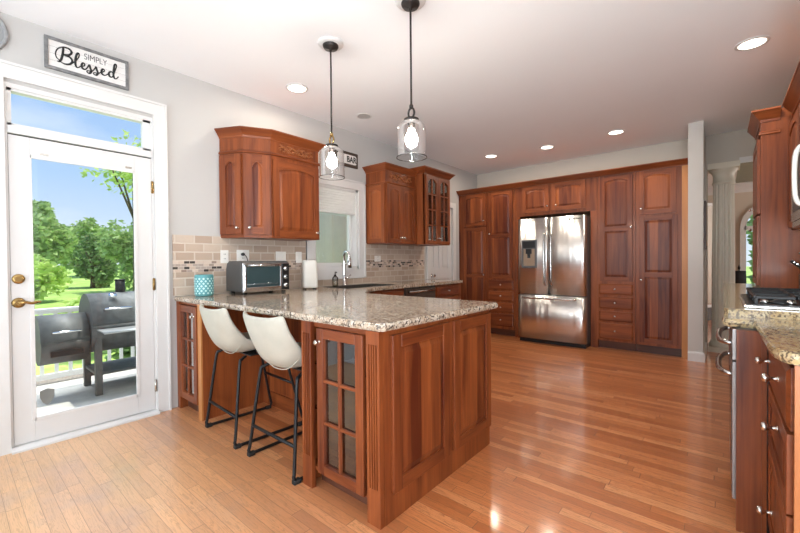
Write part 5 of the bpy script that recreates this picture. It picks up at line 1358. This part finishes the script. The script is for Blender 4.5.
def foliage(center, radii, n, size, mt, name, parent, seed, lumps=9, sparse=0.0):
    rnd = random.Random(seed); mb = MB(); C0 = Vector(center); blobs = []
    for _ in range(lumps):
        d = Vector((rnd.gauss(0, 1), rnd.gauss(0, 1), rnd.gauss(0, 0.9))).normalized() * rnd.uniform(0.35, 0.75)
        blobs.append((Vector((d.x * radii[0], d.y * radii[1], d.z * radii[2])), rnd.uniform(0.32, 0.55)))
    blobs.append((Vector((0, 0, 0)), 0.6))
    V = []; Fc = []
    for k in range(n):
        bc, br = blobs[rnd.randrange(len(blobs))]
        d = Vector((rnd.gauss(0, 1), rnd.gauss(0, 1), rnd.gauss(0, 1))).normalized() * (rnd.random() ** 0.35) * br
        p = C0 + bc + Vector((d.x * radii[0], d.y * radii[1], d.z * radii[2]))
        a = Vector((rnd.gauss(0, 1), rnd.gauss(0, 1), rnd.gauss(0, 0.6))).normalized(); b = a.orthogonal().normalized()
        s = size * rnd.uniform(0.6, 1.3); b = (b + a.cross(b) * rnd.uniform(-1, 1)).normalized()
        i = len(V); V += [p - a * s, p + b * s * 0.5, p + a * s, p - b * s * 0.5]; Fc.append((i, i + 1, i + 2, i + 3))
    me = bpy.data.meshes.new(name); me.from_pydata([tuple(v) for v in V], [], Fc); me.materials.append(mt)
    o = bpy.data.objects.new(name, me); COL.objects.link(o); o.parent = parent
    return o
GZ = -0.5
def tree(label, x, y, zc, radii, n, size, mt, seed, trunk=0.12, name='tree', cat='tree', group='trees in the yard', **kw):
    GZ = -0.5 + (max(0, -6.151 - x) * 0.92 / 38.85 if x > -45 else 0.92)
    if x > -6.2: GZ = -0.5
    r = thing(name, label, cat, (x, y, GZ), 0, group)
    foliage((0, 0, zc - GZ), radii, n, size, mt, 'foliage', r, seed, **kw)
    mb = MB(); mb.tube([(0, 0, 0), (0.03, 0.02, (zc - GZ) * 0.5), (0, 0, zc - GZ)], [trunk, trunk * 0.8, trunk * 0.4], 8)
    for q in range(4):
        a = q * 1.6 + seed; mb.tube([(0, 0, (zc - GZ) * 0.7), (radii[0] * 0.5 * math.cos(a), radii[1] * 0.5 * math.sin(a), zc - GZ + radii[2] * 0.3)], [trunk * 0.5, trunk * 0.15], 6)
    mb.build('trunk', BARK, r)
    return r
tree('broad grey-green tree at the left of the door glass', -30, 3.3, 2.6, (2.3, 2.2, 2.2), 4200, 0.19, LEAF_A, 1)
tree('bright green rounded tree standing low at the far left of the lawn', -19, 1.9, 1.0, (1.3, 1.2, 1.1), 3000, 0.12, LEAF_B, 2)
tree('tall pale tree in the middle of the tree line', -37, 6.9, 3.0, (2.2, 2.0, 2.6), 3200, 0.22, LEAF_A, 3)
tree('dark green tree in the middle of the lawn', -25, 4.95, 1.35, (1.2, 1.1, 1.6), 3400, 0.13, LEAF_D, 4)
tree('full green tree at the right of the door glass', -21, 5.95, 1.75, (1.7, 1.6, 2.0), 4600, 0.14, LEAF_A, 5)
tree('distant green tree behind the right hand tree', -46, 14.5, 2.6, (3.0, 3.0, 2.4), 3500, 0.25, LEAF_A, 6)
tree('distant green tree behind the left hand trees', -52, 4.0, 2.2, (3.0, 3.0, 2.2), 3000, 0.25, LEAF_A, 7)
tree('tall light tree with thin branches hanging in at the upper right of the door glass', -11.0, 3.0, 3.45, (1.7, 1.25, 1.15), 1700, 0.07, LEAF_B, 8, trunk=0.06)
tree('leafy bright shrub just behind the grill lid', -8.6, 1.55, 0.15, (0.55, 0.6, 0.62), 1500, 0.075, LEAF_B, 9, 0.03, 'shrub', 'shrub', 'shrubs by the patio')
tree('dark shrub behind the railing right of the grill', -6.75, 1.95, -0.05, (0.45, 0.62, 0.55), 1600, 0.06, LEAF_D, 10, 0.03, 'shrub', 'shrub', 'shrubs by the patio')
tree('dark evergreen outside the arched window of the next room', 1.4, 15.5, 1.6, (1.0, 1.2, 2.0), 2600, 0.14, LEAF_D, 11, 0.1, group='trees outside the far window')
bpy.data.objects.remove(sd)
